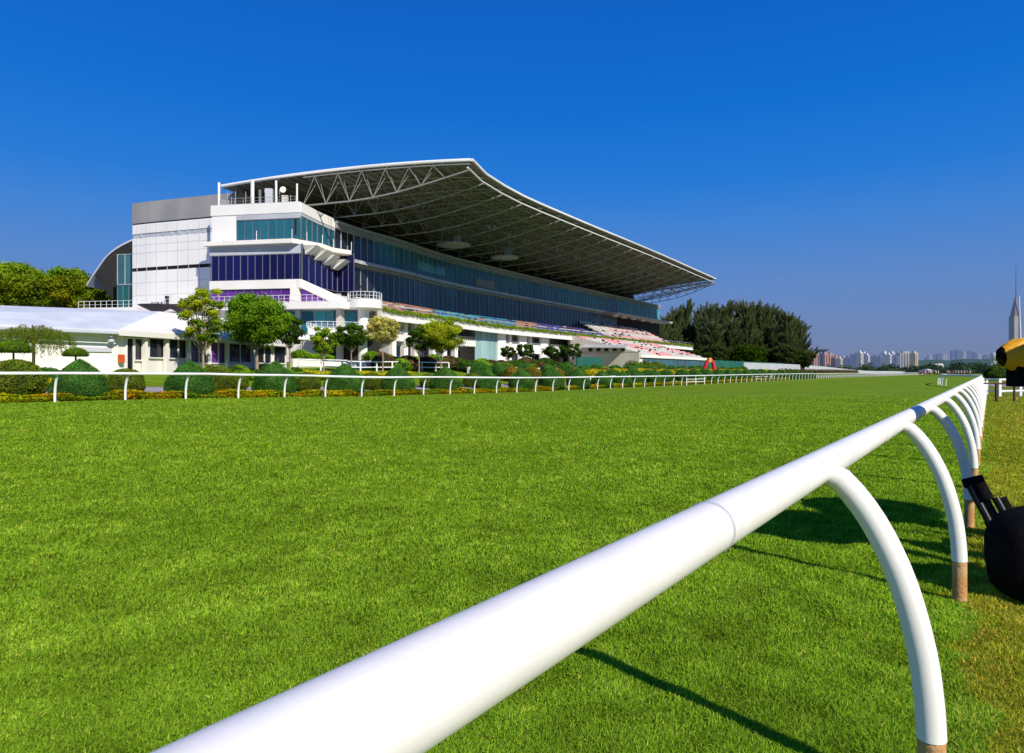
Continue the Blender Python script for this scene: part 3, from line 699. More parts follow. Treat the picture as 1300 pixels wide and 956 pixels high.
# lower tier of pink and white seats
La = np.array((14.7, 150.)); Ld = np.array((.545, .839)); Ln = np.array((.839, -.545))
def LPt(a, o_): p = La+Ld*a+Ln*o_; return (float(p[0]), float(p[1]))
def f(b):
    for a0, a1 in ((0, 44),):
        A = [LPt(a0, -2), LPt(a1, -2), LPt(a1, 14), LPt(a0, 14)]
        z = [7.4, 7.4, 3.5, 3.5]; b.hexa([(A[i][0], A[i][1], 2) for i in (3, 2, 1, 0)], [(A[i][0], A[i][1], z[i]-.35+E) for i in (3, 2, 1, 0)])
part('lower_tier', f, M['panel'])
part('tier_wall', lambda b: b.ribbon([LPt(-.05, -2), LPt(-.05, 14.2)], [LPt(-.35, -2), LPt(-.35, 14.2)], 1.5, 4.2+E), M['cream'])
part('tier_wall', lambda b: b.hexa([(*LPt(-.35, 14.2), 4+E), (*LPt(-.05, 14.2), 4+E), (*LPt(-.05, -2), 4+E), (*LPt(-.35, -2), 4+E)],
                                  [(*LPt(-.35, 14.2), 4.05+E), (*LPt(-.05, 14.2), 4.05+E), (*LPt(-.05, -2), 8.0+E), (*LPt(-.35, -2), 8.0+E)]), M['cream'])
for r in range(10):
    z = 3.45+r*.40+E
    def f(b):
        k = 0
        while k < 44:
            blk = 'w'; sec = int(k/11.1)
            if sec == 0: blk = 'w' if (r < 9) else 'p'
            if sec == 1 or sec == 3: blk = 'p' if (r+sec) % 5 != 3 else 'w'
            if 8 < k < 14 and r > 5: blk = 'p'
            if 10.2 < k % 11.1 or rs.random() < .16: blk = 'k' if rs.random() < .75 else 'w'
            q = LPt(k+.7, 13.2-r*1.42); v = rs.uniform(.85, 1.1); c = tuple(x*v for x in SEAT[blk]); rz = math.atan2(.839, .545)
            b.box(q[0], q[1], z, z+.42, 1.25, .6, rz, c=c); q = LPt(k+.7, 12.8-r*1.42); b.box(q[0], q[1], z+.4, z+.8, 1.25, .12, rz, c=c); k += 1.4
    part('seat_row', f, M['seat'])
part('tier_front', lambda b: b.ribbon([LPt(0, 14.5), LPt(46, 14.5)], [LPt(0, 14.0), LPt(46, 14.0)], 3.0+E, 3.6+E), M['white'])
for k in range(11):
    p, q = LPt(2+k*4, 14.1), LPt(5.4+k*4, 14.1); glazing(p, q, 1.0+E, 2.95+E, M['gteal'], 2, .1)
for k in range(5): part('porthole', lambda b: b.lathe(0, 0, [(.01, 0), (.5, 0)], 12) if False else b.box(*LPt(-.45, 3+k*1.9), 4.4+E, 5.3+E, .16, .9, math.atan2(.839, .545)), M['dark'])
part('awning', lambda b: b.hexa([(*LPt(-2.4, 1.6), 5.2+E), (*LPt(-2.4, 12), 4.9+E), (*LPt(-.3, 12), 5.5+E), (*LPt(-.3, 1.6), 5.8+E)], [(*LPt(-2.4, 1.6), 5.35+E), (*LPt(-2.4, 12), 5.05+E), (*LPt(-.3, 12), 5.65+E), (*LPt(-.3, 1.6), 5.95+E)]), M['lgrey'])
# white block at the left end
WB = [(-57.8, 104.), (-54.3, 102.6), (-44.3, 99.2), (-39.5, 97.5)]
WBB = [(-53, 116), (-50, 117), (-42, 114), (-36, 112)]
def blk(z0, z1, m, name, o_=0):
    part(name, lambda b: b.ribbon(offs(WB, o_), WBB, z0+E, z1+E), m)
blk(.6, 15.2, M['panel'], 'end_block_wall'); blk(15.2, 15.75, M['dark'], 'dark_gap', -.25); blk(15.75, 20.2, M['panel'], 'end_block_wall')  # narrow dark band set back from the wall face
blk(20.2, 20.9, M['lgrey'], 'window_strip', -.12); blk(20.9, 22.3, M['panel'], 'end_block_wall'); blk(22.3, 22.5, M['gdark'], 'dark_gap', -.1); blk(22.5, 25.6, M['grey'], 'end_block_parapet', .06)
W_ = smooth(offs(WB, -.02), .5)
for k in (3, 12, 15, 18, 21, 24, 27, 31, 33, 36):
    if k+1 < len(W_): part('small_window', lambda b: b.ribbon([W_[k], W_[k+1]], [(W_[k][0], W_[k][1]+.3), (W_[k+1][0], W_[k+1][1]+.3)], 20.3+E, 20.8+E), M['mull'])
# cladding joints on the white block, as thin recessed strips
for z in (11.5, 13.4, 17.9, 9.4, 19.1):
    part('cladding_joint', lambda b: b.ribbon(offs(WB, .015), offs(WB, -.2), z+E, z+.05+E), M['lgrey'])
for k in range(2, len(W_)-1, 4):
    p = W_[k]; part('cladding_joint', lambda b: b.box(p[0], p[1]-.02, 9+E, 22+E, .05, .1), M['lgrey'])
for a in (193, 197, 201, 205, 232, 237, 242):
    p = at_px(offs(WB, .02), a); part('small_window', lambda b: b.box(p[0], p[1], 9.3+E, 10.4+E, .42, .1, -.3), M['gdark'])
for a in (212, 251): p = at_px(offs(WB, .5), a); part('vent_pipe', lambda b: b.tube([(p[0], p[1], 8.8+E), (p[0], p[1], 11.2+E)], .3, 8), M['gdark'])
# low deck, rear canopy and glass at the far left
part('rear_block', lambda b: b.prism([(-61.8, 107.5), (-57.5, 106.2), (-54, 118), (-60, 111.5)], 1, 18.5+E), M['dark'])
glazing((-61.8, 107.0), (-57.6, 105.9), 13.6+E, 18.4+E, M['glower'], 3, .04, c=(1.5, 1.5, 1.3))
glazing((-61.8, 107.0), (-57.6, 105.9), 9.6+E, 13.6+E, M['gteal'], 4, .04, c=(.5, .8, .5))
def f(b):
    arc = smooth([(-69.8, 14.0), (-68.6, 15.9), (-66.1, 19.2), (-62.5, 21.4), (-57.5, 23.0)], .8)
    for (x0, z0), (x1, z1) in zip(arc, arc[1:]):
        b.hexa([(x0, 112, z0+E), (x1, 112, z1+E), (x1, 122, z1+E), (x0, 122, z0+E)], [(x0, 112, z0+.28+E), (x1, 112, z1+.28+E), (x1, 122, z1+.28+E), (x0, 122, z0+.28+E)])
part('rear_canopy', f, M['lgrey'])
part('rear_canopy_soffit', lambda b: b.face([(-68.6, 112.2, 15.8+E), (-66.2, 112.2, 12.4+E), (-62, 112.2, 9.6+E), (-57.5, 112.2, 9.6+E), (-57.5, 112.2, 22.9+E), (-62.5, 112.2, 21.3+E), (-66.1, 112.2, 19.1+E)]), M['dark'])
part('deck_slab', lambda b: b.ribbon([(-61.5, 96.5), (-52, 94.8), (-40.6, 91.0)], [(-60.5, 108), (-52, 104), (-40, 96)], 8.2+E, 8.95+E), M['white'])
part('deck_slab', lambda b: b.ribbon([(-61, 97.5), (-52, 95.8), (-40.6, 92.0)], [(-60.5, 108), (-52, 104), (-40, 96)], 1.0, 8.2+E), M['cream'])
railing([(-61.4, 96.7), (-52, 95), (-40.8, 91.3)], 8.95+E, 1.0, step=.9, r=.03)
# roof-terrace equipment
for px_, z0, z1, r in ((278, 21.5, 25.9, .17), (320.5, 22, 25.6, .24), (350.5, 22, 25.6, .15), (377, 22, 25.2, .12)):
    x, y = AT(px_, 91.5 if px_ > 290 else 93.5); part('roof_post', lambda b: b.tube([(x, y, z0+E), (x, y, z1+E)], r, 10), M['white'])
def thing_box(px_, Y, z0, z1, w_, d, m, name): x, y = AT(px_, Y); part(name, lambda b: b.box(x, y, z0+E, z1+E, w_, d, .15), m)
thing_box(342, 91.6, 22.1, 24.5, .95, .8, M['lgrey'], 'equipment_cabinet'); thing_box(362, 91.6, 22.1, 23.6, .8, .7, M['cream'], 'equipment_cabinet')
thing_box(286, 92.6, 21.5, 23.2, 1.2, 1, M['grey'], 'equipment_cabinet'); thing_box(300, 93.5, 21.8, 24, .4, .5, M['grey'], 'equipment_cabinet')
x, y = AT(360, 91.3); part('satellite_dish', lambda b: b.tube([(x, y-.25, 24.3+E), (x, y-.1, 24.3+E), (x, y+.05, 24.3+E)], [.42, .3, .1], 18), M['white'], True)
for px_ in (289, 294, 299, 312, 329, 331, 336, 355, 369): x, y = AT(px_, 92); part('antenna', lambda b: b.tube([(x, y, 22+E), (x, y, 22+rs.uniform(1.5, 3)+E)], .05, 5), M['steel'])
railing([(-38.2, 91.2), (-28.5, 89.8)], 22.3+E, .8, step=1.2, r=.03, m=M['steel'])
for px_, r, h in ((231, 1.0, .9), (258, .5, .6), (266, .4, .8), (247, .35, .5)):
    x, y = AT(px_, 108); part('roof_tank', lambda b: b.lathe(x, y, [(r, 25.5+E), (r, 25.6+h+E), (r*.8, 25.75+h+E)], 14), M['white'], True)
# camera platforms hung from the roof
for px_, py_, Y, w_ in ((576, 311, 118, 2.9), (641, 327, 128, 2.6)):
    x, y = AT(px_, Y); z = ZY(py_, Y)
    part('hanging_platform', lambda b: (b.lathe(x, y, [(w_*.5, z-.35), (w_, z-.1), (w_, z+.1), (w_*.8, z+.15)], 20), [b.tube([(x+w_*.75*math.cos(a), y+w_*.75*math.sin(a), z), (x+w_*.75*math.cos(a), y+w_*.75*math.sin(a), z+3)], .07, 5) for a in (0.5, 2, 3.6, 5.2)], b.box(x+.6, y, z+.1, z+1.4, 1.4, 1.0)), M['steel2'])
for i_, u in ((4.3, .3), (5.5, .32), (6.5, .34), (8, .3), (9.5, .33), (11, .3), (12.3, .33), (13.6, .25), (14.3, .2), (15.5, .22), (12.5, .15), (7, .5)):
    if i_ < nR-1:
        p = roofp(i_, u, -2.3)
        part('speaker_cluster', lambda b: (b.box(p[0], p[1], p[2]-.25, p[2]+.3, .6, .6, .5), b.box(p[0]+1, p[1]+.3, p[2]-.25, p[2]+.3, .5, .5, .5)), M['steel'])

# hedge along the terrace edge: a strip of foliage
def strip_cloud(path, width, zb, h, n, size, rng, drop=0):
    P = np.array(path); seg = np.hypot(*np.diff(P[:, :2], axis=0).T); L = np.concatenate([[0], np.cumsum(seg)])
    s = rng.uniform(0, L[-1], n); x = np.interp(s, L, P[:, 0]); y = np.interp(s, L, P[:, 1]); zz = np.interp(s, L, zb if isinstance(zb, (list, np.ndarray)) else [zb]*len(P))
    dx = np.interp(s, L[:-1], np.diff(P[:, 0])/seg); dy = np.interp(s, L[:-1], np.diff(P[:, 1])/seg)
    a = rng.uniform(-1, 1, n); top = (.72+.28*np.sin(s*1.7)*np.sin(s*.63+1))*h; v = rng.uniform(0, 1, n)**.6
    hh = top*v*np.sqrt(np.maximum(0, 1-.6*a*a))
    C = np.stack([x+dy*a*width/2, y-dx*a*width/2, zz+hh-drop*np.abs(a)*rng.uniform(0, 1, n)], 1)
    nr = np.stack([dy*a, -dx*a, .4+v], 1); A, B = leaf_axes(nr, size, .6, rng)
    k = (.5+.6*v)*rng.uniform(.7, 1.2, n); return C, A, B, np.repeat(k[:, None], 3, 1), s
M['hedge'] = leaf_mat('terrace hedge', (.19, .32, .012), (.25, .34, .02), .3, .2)
C, A, B, K, s = strip_cloud([p for p in offs(TER, -.1)], 1.1, 8.2+E, .62, 34000, .12, RNG, .35)
o = link('terrace_hedge', quad_mesh('terrace_hedge', C, A, B, K, M['hedge']))
tag(o, 'long thin green hedge trailing over the white terrace edge of the grandstand', 'hedge')

# ------------------------------------------------------------------ the low white pavilion at the left
Q0, Q1, Q2 = (-37, 34.5), (-26.2, 45.5), (-21.8, 66)
pv = empty('pavilion', (-26.2, 45.5, .8), 'low white pavilion with pale hipped roof at the left, beside the grandstand', 'building')
PO = Vector(pv.location)
def pp(name, fn, mats, smooth_=False, parent=None):
    b = MB(); fn(b); b.v = [(x-PO.x, y-PO.y, z-PO.z) for x, y, z in b.v]; return b.build(name, mats, parent or pv, smooth_)
R0, R1, R2 = (-46, 43.5, 6.2), (-27.1, 52.5, 6.1), (-25.4, 70, 6.5)
pp('wall', lambda b: b.prism([Q0, Q1, (-33, 56), (-46, 46)], 0, 4.3), M['white'])
pp('wall', lambda b: b.prism([Q1, Q2, (-28, 68), (-33, 56)], 0, 4.35), M['white'])
def rf(b, pts, m=0):
    b.hexa([(x, y, z) for x, y, z in pts], [(x, y, z+.14) for x, y, z in pts])
e0, e1, e2 = (-36.9, 33.5, 4.3), (-25.7, 44.6, 4.22), (-20.9, 66, 4.3)
pp('roof', lambda b: rf(b, [e0, e1, R1, R0]), M['slate']); pp('roof', lambda b: rf(b, [e1, e2, R2, R1]), M['white'])
pp('roof', lambda b: rf(b, [R0, R1, (-34, 60, 4.3), (-50, 52, 4.3)]), M['slate']); pp('roof', lambda b: rf(b, [R1, R2, (-32, 72, 4.4), (-34, 60, 4.3)]), M['slate'])
pp('gutter', lambda b: b.tube([(e0[0]+.05, e0[1], 4.2), (e1[0]+.05, e1[1]-.05, 4.12)], .09, 6), M['lgrey'])
pp('fascia', lambda b: b.ribbon([(e1[0]+.06, e1[1]), (e2[0]+.06, e2[1])], [(e1[0]-.1, e1[1]+.03), (e2[0]-.1, e2[1])], 3.98, 4.34), M['white'])
def pw(a, b_, z0, z1, m, n, name='window'):
    L1 = [Q1, Q2]; p, q = at_px(offs(L1, .05), a), at_px(offs(L1, .05), b_); dx, dy = q[0]-p[0], q[1]-p[1]; L = math.hypot(dx, dy); nx, ny = dy/L, -dx/L
    o = pp(name, lambda b: b.face([(p[0], p[1], z0), (q[0], q[1], z0), (q[0], q[1], z1), (p[0], p[1], z1)]), M[m])
    def g(b):
        rz = math.atan2(dy, dx)
        for k in range(n+1): b.box(p[0]+dx*k/n+nx*.03, p[1]+dy*k/n+ny*.03, z0, z1, .09, .1, rz)
        b.box((p[0]+q[0])/2+nx*.03, (p[1]+q[1])/2+ny*.03, z0-.06, z0+.03, L, .16, rz); b.box((p[0]+q[0])/2+nx*.03, (p[1]+q[1])/2+ny*.03, z1-.05, z1+.03, L, .1, rz)
    b = MB(); g(b); b.v = [(x-PO.x, y-PO.y, z-PO.z) for x, y, z in b.v]; b.build('frame', M['white'], o); return o
pw(160, 169, 1.7, 3.9, 'gdark', 1, 'door'); pw(170, 180, 2.4, 3.9, 'gdark', 1); pw(188.5, 208.5, 2.6, 4.0, 'gdark', 1); pw(214, 237, 2.6, 4.0, 'gdark', 2); pw(241, 262, 2.3, 4.0, 'gdark', 2); pw(267, 286, 2.3, 4.0, 'gpurple', 2); pw(290, 318, 2.4, 4.0, 'gdark', 2); pw(326, 344, 2.4, 4.0, 'gdark', 2); pw(347, 362, 2.4, 4.0, 'gdark', 1)
for a in (184, 211, 239, 264.5, 288, 322):
    p = at_px(offs([Q1, Q2], .3), a); pp('pier', lambda b: b.box(p[0], p[1], .6, 4.0, .22, .3, 1.3), M['white'])
p = at_px(offs([Q1, Q2], .2), 153.5)
pp('hose_cabinet', lambda b: b.box(p[0], p[1], 2.2, 2.75, .35, .25, 1.3), M['orange'])
p, q = at_px(offs([Q0, Q1], .25), 0), at_px(offs([Q0, Q1], .12), 80)
pp('shutter', lambda b: b.ribbon([at_px(offs([Q0, Q1], .12), 98), at_px(offs([Q0, Q1], .12), 142)], [at_px([Q0, Q1], 98), at_px([Q0, Q1], 142)], 2.9, 3.2), M['lgrey'])
pp('drainpipe', lambda b: [b.tube([(*at_px(offs([Q0, Q1], .1), a), 1), (*at_px(offs([Q0, Q1], .1), a), 4.1)], .05, 6) for a in (143, 149)], M['white'])
x, y = at_px(offs([Q0, Q1], .5), 141); pp('wall_lamp', lambda b: b.lathe(x, y, [(.05, 3.95), (.22, 3.65), (.2, 3.55)], 12), M['lgrey'], True)
# grey inverted canopies and white sun umbrellas
def canopy(px_, Y, ztop, r, m, inv, label, hgt=.9):
    x, y = AT(px_, Y); g = gh(x, y); e = empty('sun_umbrella', (x, y, g), label, 'umbrella', 'umbrellas around the stand'); b = MB(); n = 8; z = ztop-g
    for k in range(n):
        a0, a1 = 2*math.pi*k/n+.3, 2*math.pi*(k+1)/n+.3
        P = lambda a, rr, zz: (rr*math.cos(a), rr*math.sin(a), zz)
        if inv: b.face([P(a0, r, z), P(a1, r, z), P(a1, .1, z-hgt), P(a0, .1, z-hgt)])
        else: b.face([P(a0, .06, z), P(a1, .06, z), P(a1, r, z-hgt), P(a0, r, z-hgt)]); b.face([P(a0, r, z-hgt), P(a1, r, z-hgt), P(a1, r, z-hgt-.15), P(a0, r, z-hgt-.15)])
    b.build('canopy', m, e); b = MB(); b.tube([(0, 0, 0), (0, 0, z-.1)], .05, 6); b.build('pole', M['lgrey'], e)
canopy(200, 72, ZY(387.5, 72), 1.95, M['umb'], True, 'grey-brown inverted canopy over the low pavilion, left of the pair')
canopy(232, 72, ZY(388, 72), 1.95, M['umb'], True, 'grey-brown inverted canopy over the low pavilion, right of the pair')
canopy(384, 79, ZY(422, 79), 1.6, M['white'], False, 'white pyramid umbrella below the teal glass, left one', .75)
canopy(405, 79, ZY(423, 79), 1.6, M['white'], False, 'white pyramid umbrella below the teal glass, right one', .75)
# ------------------------------------------------------------------ clipped bushes and hedges
def bush_mesh(name, prof, n, size, lm, rng, lump=.06, seed=0, squash=(1, 1)):
    """clipped bush from a (radius, height) profile: core coloured dark as inner shade plus a skin of small leaves"""
    P = np.array(prof); seg = np.hypot(np.diff(P[:, 0]), np.diff(P[:, 1])); area = seg*(P[:-1, 0]+P[1:, 0]+.05); cdf = np.cumsum(area)/area.sum()
    i = np.searchsorted(cdf, rng.uniform(0, 1, n)); t = rng.uniform(0, 1, n); r = P[i, 0]*(1-t)+P[i+1, 0]*t; z = P[i, 1]*(1-t)+P[i+1, 1]*t
    a = rng.uniform(0, 2*np.pi, n); ph = seed*1.3
    lm_ = 1+lump*(np.sin(a*3+z*3+ph)+.7*np.sin(a*7-z*5+ph)+.5*np.sin(z*9+a*2)); rr = r*lm_*(1+rng.normal(0, .02, n))
    nz = (P[i, 0]-P[i+1, 0])/seg[i]; nr = (P[i+1, 1]-P[i, 1])/seg[i]
    C = np.stack([rr*np.cos(a)*squash[0], rr*np.sin(a)*squash[1], z+rng.normal(0, .015, n)], 1); nn = np.stack([nr*np.cos(a), nr*np.sin(a), nz], 1)
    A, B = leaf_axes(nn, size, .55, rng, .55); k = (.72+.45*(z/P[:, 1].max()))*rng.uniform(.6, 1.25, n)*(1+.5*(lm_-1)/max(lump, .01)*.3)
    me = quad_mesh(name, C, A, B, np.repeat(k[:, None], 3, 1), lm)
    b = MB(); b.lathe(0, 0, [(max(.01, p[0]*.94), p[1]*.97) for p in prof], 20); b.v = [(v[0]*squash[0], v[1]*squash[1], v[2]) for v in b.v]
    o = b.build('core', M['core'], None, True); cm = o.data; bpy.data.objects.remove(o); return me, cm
def place_bush(kind, meshes, x, y, label, cat, group, rz, s=1, g=None):
    z = gh(x, y) if g is None else g; e = empty(kind, (x, y, z-.05), label, cat, group, rz); e.scale = (s, s, s*random.uniform(.95, 1.05))
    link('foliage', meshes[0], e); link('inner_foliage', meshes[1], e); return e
coneP = [(1.0, 0), (1.14, .18), (1.2, .5), (1.18, .85), (1.06, 1.15), (.86, 1.42), (.6, 1.68), (.34, 1.9), (.12, 2.05), (.01, 2.1)]
CONES = [bush_mesh('cone_foliage', coneP, 16000, .035, M['cone'], RNG, .025, k) for k in range(4)]
G1 = 'dark green domed topiary bushes in a row along the far rail'; k = 0
s = 4.1
while s < 175:
    x, y = SL(s+random.uniform(-.15, .15), 33.5+(0 if s < 70 else .5))
    if not 83 < s < 90:
        px_ = pxof((x, y)); z = 'at the left end' if k < 2 else ''
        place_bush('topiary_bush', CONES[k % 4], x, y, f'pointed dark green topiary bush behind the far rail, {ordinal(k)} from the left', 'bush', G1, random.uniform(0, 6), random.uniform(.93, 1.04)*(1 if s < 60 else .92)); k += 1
    s += 5.03
ballP = [(.55, 0), (.82, .15), (.98, .45), (1.0, .75), (.93, 1.05), (.74, 1.32), (.45, 1.5), (.15, 1.57), (.01, 1.58)]
BALL = [bush_mesh('ball_foliage', ballP, 9000, .04, M['ball'], RNG, .04, k+5) for k in range(2)]
DBALL = bush_mesh('ball_foliage', ballP, 6000, .05, M['cone'], RNG, .04, 9)
BRONZE = bush_mesh('ball_foliage', ballP, 6000, .05, M['bronze'], RNG, .05, 12)
YEL = bush_mesh('mound_foliage', [(1.0, 0), (1.2, .2), (1.15, .5), (.9, .8), (.5, .98), (.01, 1.03)], 6000, .06, M['yellowbush'], RNG, .05, 15, (1.0, 1.6))
k = 0
for px_, l, s_ in ((-18, 35.6, 1.05), (20, 35.2, 1.15), (160, 36, .88), (276, 36, 1.0), (300, 37.5, .7), (391, 36.5, .8), (472, 37, .8), (545, 37.5, .8), (600, 37.5, .85), (660, 37, .95), (700, 37, .95)):
    x, y = pxt(l, px_); place_bush('round_bush', BALL[k % 2], x, y, f'round olive green clipped bush behind the domed topiary, {ordinal(k)} from the left', 'bush', 'round olive bushes behind the topiary row', k, s_); k += 1
for k in range(22):
    s = 58+k*4.6; x, y = SL(s, 45+random.uniform(-.4, .4)); place_bush('round_bush', DBALL, x, y, f'dark green clipped ball bush in front of the lower seats, {ordinal(k)} from the left', 'bush', 'dark ball bushes in front of the lower seats', k, 1.15)
for k in range(20):
    s = 60.5+k*4.6; x, y = SL(s, 42.3+random.uniform(-.4, .4)); place_bush('round_bush', BRONZE, x, y, f'bronze clipped ball bush between dark ones by the stand, {ordinal(k)} from the left', 'bush', 'bronze ball bushes by the stand', k, 1.0)
for k in range(12):
    s = 78+k*7.6; x, y = SL(s, 39.5+random.uniform(-.5, .5)); place_bush('golden_mound', YEL, *SL(s, 42.0+random.uniform(-.5, .5)), f'golden yellow clipped mound beyond the far rail, {ordinal(k)} from the left', 'bush', 'golden mounds beyond the far rail', .6, 1.5)
for k in range(14):
    s = 75+k*5.6; x, y = SL(s, 37.5+random.uniform(-.5, .5)); place_bush('round_bush', DBALL, x, y, f'dark ball bush among the golden mounds, {ordinal(k)} from the left', 'bush', 'dark ball bushes among the golden mounds', k*2, 1.1)
# mushroom topiaries
capP = [(.35, 0), (.9, -.02), (1.0, .12), (.92, .34), (.68, .55), (.36, .68), (.01, .73)]
M['lime'] = leaf_mat('lime clipped foliage', (.17, .30, .010), (.12, .24, .010), 2.0, .25)
CAP = bush_mesh('cap_foliage', capP, 6000, .035, M['lime'], RNG, .04, 3)
for px_, Y, yb, w_, lb in ((96, 38, 452, .64, 'small lime green mushroom shaped topiary on a thin stem by the pavilion'), (17, 37, 447, .86, 'large lime green mushroom shaped topiary at the left edge')):
    x, y = AT(px_, Y); g = gh(x, y); zc = ZY(yb, Y)
    e = empty('mushroom_topiary', (x, y, g), lb, 'bush')
    for nm, me in zip(('foliage', 'inner_foliage'), CAP): o = link(nm, me, e, (0, 0, zc-g)); o.scale = (w_,)*3
    b = MB(); b.tube([(0, 0, 0), (.02, 0, (zc-g)*.5), (0, 0, zc-g+.1)], .05, 6); b.build('stem', M['bark'], e)
def strip(name, label, l0, px0, px1, width, h, n, size, lm, z_off=0, zb=None, kind='stuff', cat='plants', rng=RNG):
    path = [(*pxt(l0, a), 0) for a in np.linspace(px0, px1, 40)]; zz = [gh(p[0], p[1])+z_off for p in path]
    C, A, B, K, s = strip_cloud(path, width, zz, h, n, size, rng)
    return C, A, B, K, s
def make_strip(name, label, l0, px0, px1, width, h, n, size, lm, cat='hedge', tints=None, **k):
    C, A, B, K, s = strip(name, label, l0, px0, px1, width, h, n, size, lm, **k)
    if tints is not None:
        ph = np.sin(s*1.1)+np.sin(s*.37+2)+RNG.normal(0, .5, len(s)); idx = np.clip(((ph+2)/4*len(tints)).astype(int), 0, len(tints)-1); K = K*np.array(tints)[idx]
    o = link(name, quad_mesh(name, C, A, B, K, lm)); tag(o, label, cat); return o
FT = [(.6, 1, .8), (1.0, 1.0, .6), (2.4, 1.0, .4), (1.6, 1.3, .5), (.8, 1.1, .6), (3.0, 1.9, .3)]
o = make_strip('flower_bed', 'orange and yellow flowering ground cover between the far rail and topiary', 32.8, -60, 700, 1.5, .5, 60000, .045, M['flower'], tints=FT); o['kind'] = 'stuff'
o = make_strip('flower_bed', 'low flowering ground cover in front of the lower seats', 33.2, 700, 1000, 1.6, .6, 12000, .08, M['flower'], tints=FT); o['kind'] = 'stuff'
make_strip('clipped_hedge', 'low golden hedge along the garden under the balcony', 50, 300, 520, 1.4, .6, 14000, .07, M['yellowbush'])
make_strip('clipped_hedge', 'dark green clipped hedge beside the weeping tree at the left', 42, 34, 90, 1.0, .95, 9000, .05, M['cone'])
make_strip('clipped_hedge', 'yellow flowering low hedge by the pavilion at the left', 40.6, 43, 96, 1.2, .45, 8000, .045, M['yellowbush'])
make_strip('clipped_hedge', 'dark green low hedge in the garden left of the balcony', 45, 290, 460, 1.4, .7, 14000, .06, M['leaf'])
make_strip('clipped_hedge', 'bright green clipped hedge above the left white planter', 58.3, 372, 420, 1.4, 1.1, 9000, .07, M['leaf'], z_off=.7)
make_strip('clipped_hedge', 'bright green clipped hedge beside the round column', 58.3, 464, 496, 1.6, 1.2, 8000, .07, M['leaf'], z_off=.7)
make_strip('clipped_hedge', 'reddish brown hedge under the dark trees beyond the far rail', 45, 990, 1088, 1.6, 1.7, 16000, .16, M['redshrub'])
make_strip('clipped_hedge', 'green and yellow hedge in front of the lower seat tier', 55, 800, 838, 3, 2.0, 8000, .14, M['ball'])
make_strip('clipped_hedge', 'green clipped hedge on the white curved planter', 53.2, 600, 700, 1.5, .7, 9000, .08, M['lime'], z_off=.7)
for a, b_, l, lb in ((372, 462, 57.2, 'white planter wall under the bright hedge, left of the round column'), (464, 500, 57.2, 'white planter wall right of the round column'), (596, 722, 52, 'long low white curved planter wall in the garden')):
    P = [pxt(l+.5*math.sin((q-a)*.05), q) for q in np.linspace(a, b_, 10)]; x, y = P[0]; mb = MB()
    for p, q in zip(P, P[1:]): mb.ribbon([p, q], [(p[0]-.3, p[1]+.2), (q[0]-.3, q[1]+.2)], gh(*p)-.3, gh(*p)+.85)
    tag(mb.build('planter_wall', M['white']), lb, 'wall')
SHR = [bush_mesh('shrub_foliage', [(.5, 0), (1.0, .2), (1.2, .6), (1.1, 1.0), (.8, 1.35), (.4, 1.55), (.01, 1.6)], 3500, .09, M[m], RNG, .12, 20+k) for k, m in enumerate(('redshrub', 'leaf', 'bronze', 'redshrub', 'leafdark'))]
SC = ['purple red', 'fresh green', 'bronze', 'dark red', 'dark green']; cnt = [0]*5
for k in range(46):
    px_ = 470+k*5.6+random.uniform(-2, 2); l = 57+random.uniform(-2.5, 2.5)-(2 if k > 20 else 0); j = random.choice([0, 0, 1, 2, 3, 4]); x, y = pxt(l, px_)
    place_bush('garden_shrub', SHR[j], x, y, f'{SC[j]} rounded shrub in the garden before the balconies, {ordinal(cnt[j])} such from the left', 'bush', 'shrubs in the garden before the balconies', k, random.uniform(.7, 1.15)); cnt[j] += 1
cnt = [0]*5
for k in range(22):
    px_ = 235+k*7+random.uniform(-2, 2); l = 47+random.uniform(-1.5, 2.5); j = random.choice([1, 2, 4, 4]); x, y = pxt(l, px_)
    place_bush('garden_shrub', SHR[j], x, y, f'{SC[j]} small shrub beneath the garden trees, {ordinal(cnt[j])} such from the left', 'bush', 'small shrubs beneath the garden trees', k, random.uniform(.35, .6)); cnt[j] += 1

# ------------------------------------------------------------------ trees
def tree_at(kind, px_, Y, ytop, ybot, rpx, label, lm, nclump=16, per=900, leaf=.09, bark='palebark', r0=.1, tint=((1, 1, 1), (1, 1, 1)), spread=1, cl=.38, group=None, lean=0):
    x, y = AT(px_, Y); g = gh(x, y); zt = ZY(ytop, Y)-g; zb = ZY(ybot, Y)-g; cr_ = rpx*Y/F
    return plant_tree(kind, limb_tree(kind, zt, zb+.1, cr_*.85, (zt-zb)*.92, nclump, per, leaf, M[lm], M[bark], np.random.default_rng(abs(int(px_))+3), r0, tint, spread, cl, lean), (x, y, g), label, 'tree', group, 0)
tree_at('garden_tree', 258, 49, 358, 444, 35, 'slender tree with sparse light green and orange leaves before the low pavilion', 'leaf', 22, 380, .085, r0=.1, tint=((1.1, 1.15, 1), (2.6, 1.5, .8)), cl=.3)
tree_at('garden_tree', 326, 54, 372, 440, 46, 'dense bright green tree, largest in the garden beside the pavilion', 'leaf', 30, 1300, .085, r0=.13, tint=((.9, 1, 1), (1.2, 1.15, 1)), cl=.4)
tree_at('garden_tree', 368, 58, 400, 440, 22, 'small dark green tree behind the largest garden tree', 'leafdark', 12, 700, .085, r0=.08, cl=.42)
tree_at('garden_tree', 411, 62, 414, 452, 20, 'young green tree with yellow leaves before the white umbrellas', 'leaf', 16, 330, .085, r0=.06, tint=((1, 1.1, 1), (2.2, 1.5, .8)), cl=.36)
tree_at('garden_tree', 446, 66, 408, 444, 24, 'young dark green tree with pale trunk left of the round column', 'leafdark', 15, 450, .09, r0=.06, tint=((1, 1, 1), (1.6, 1.6, 1)), cl=.36)
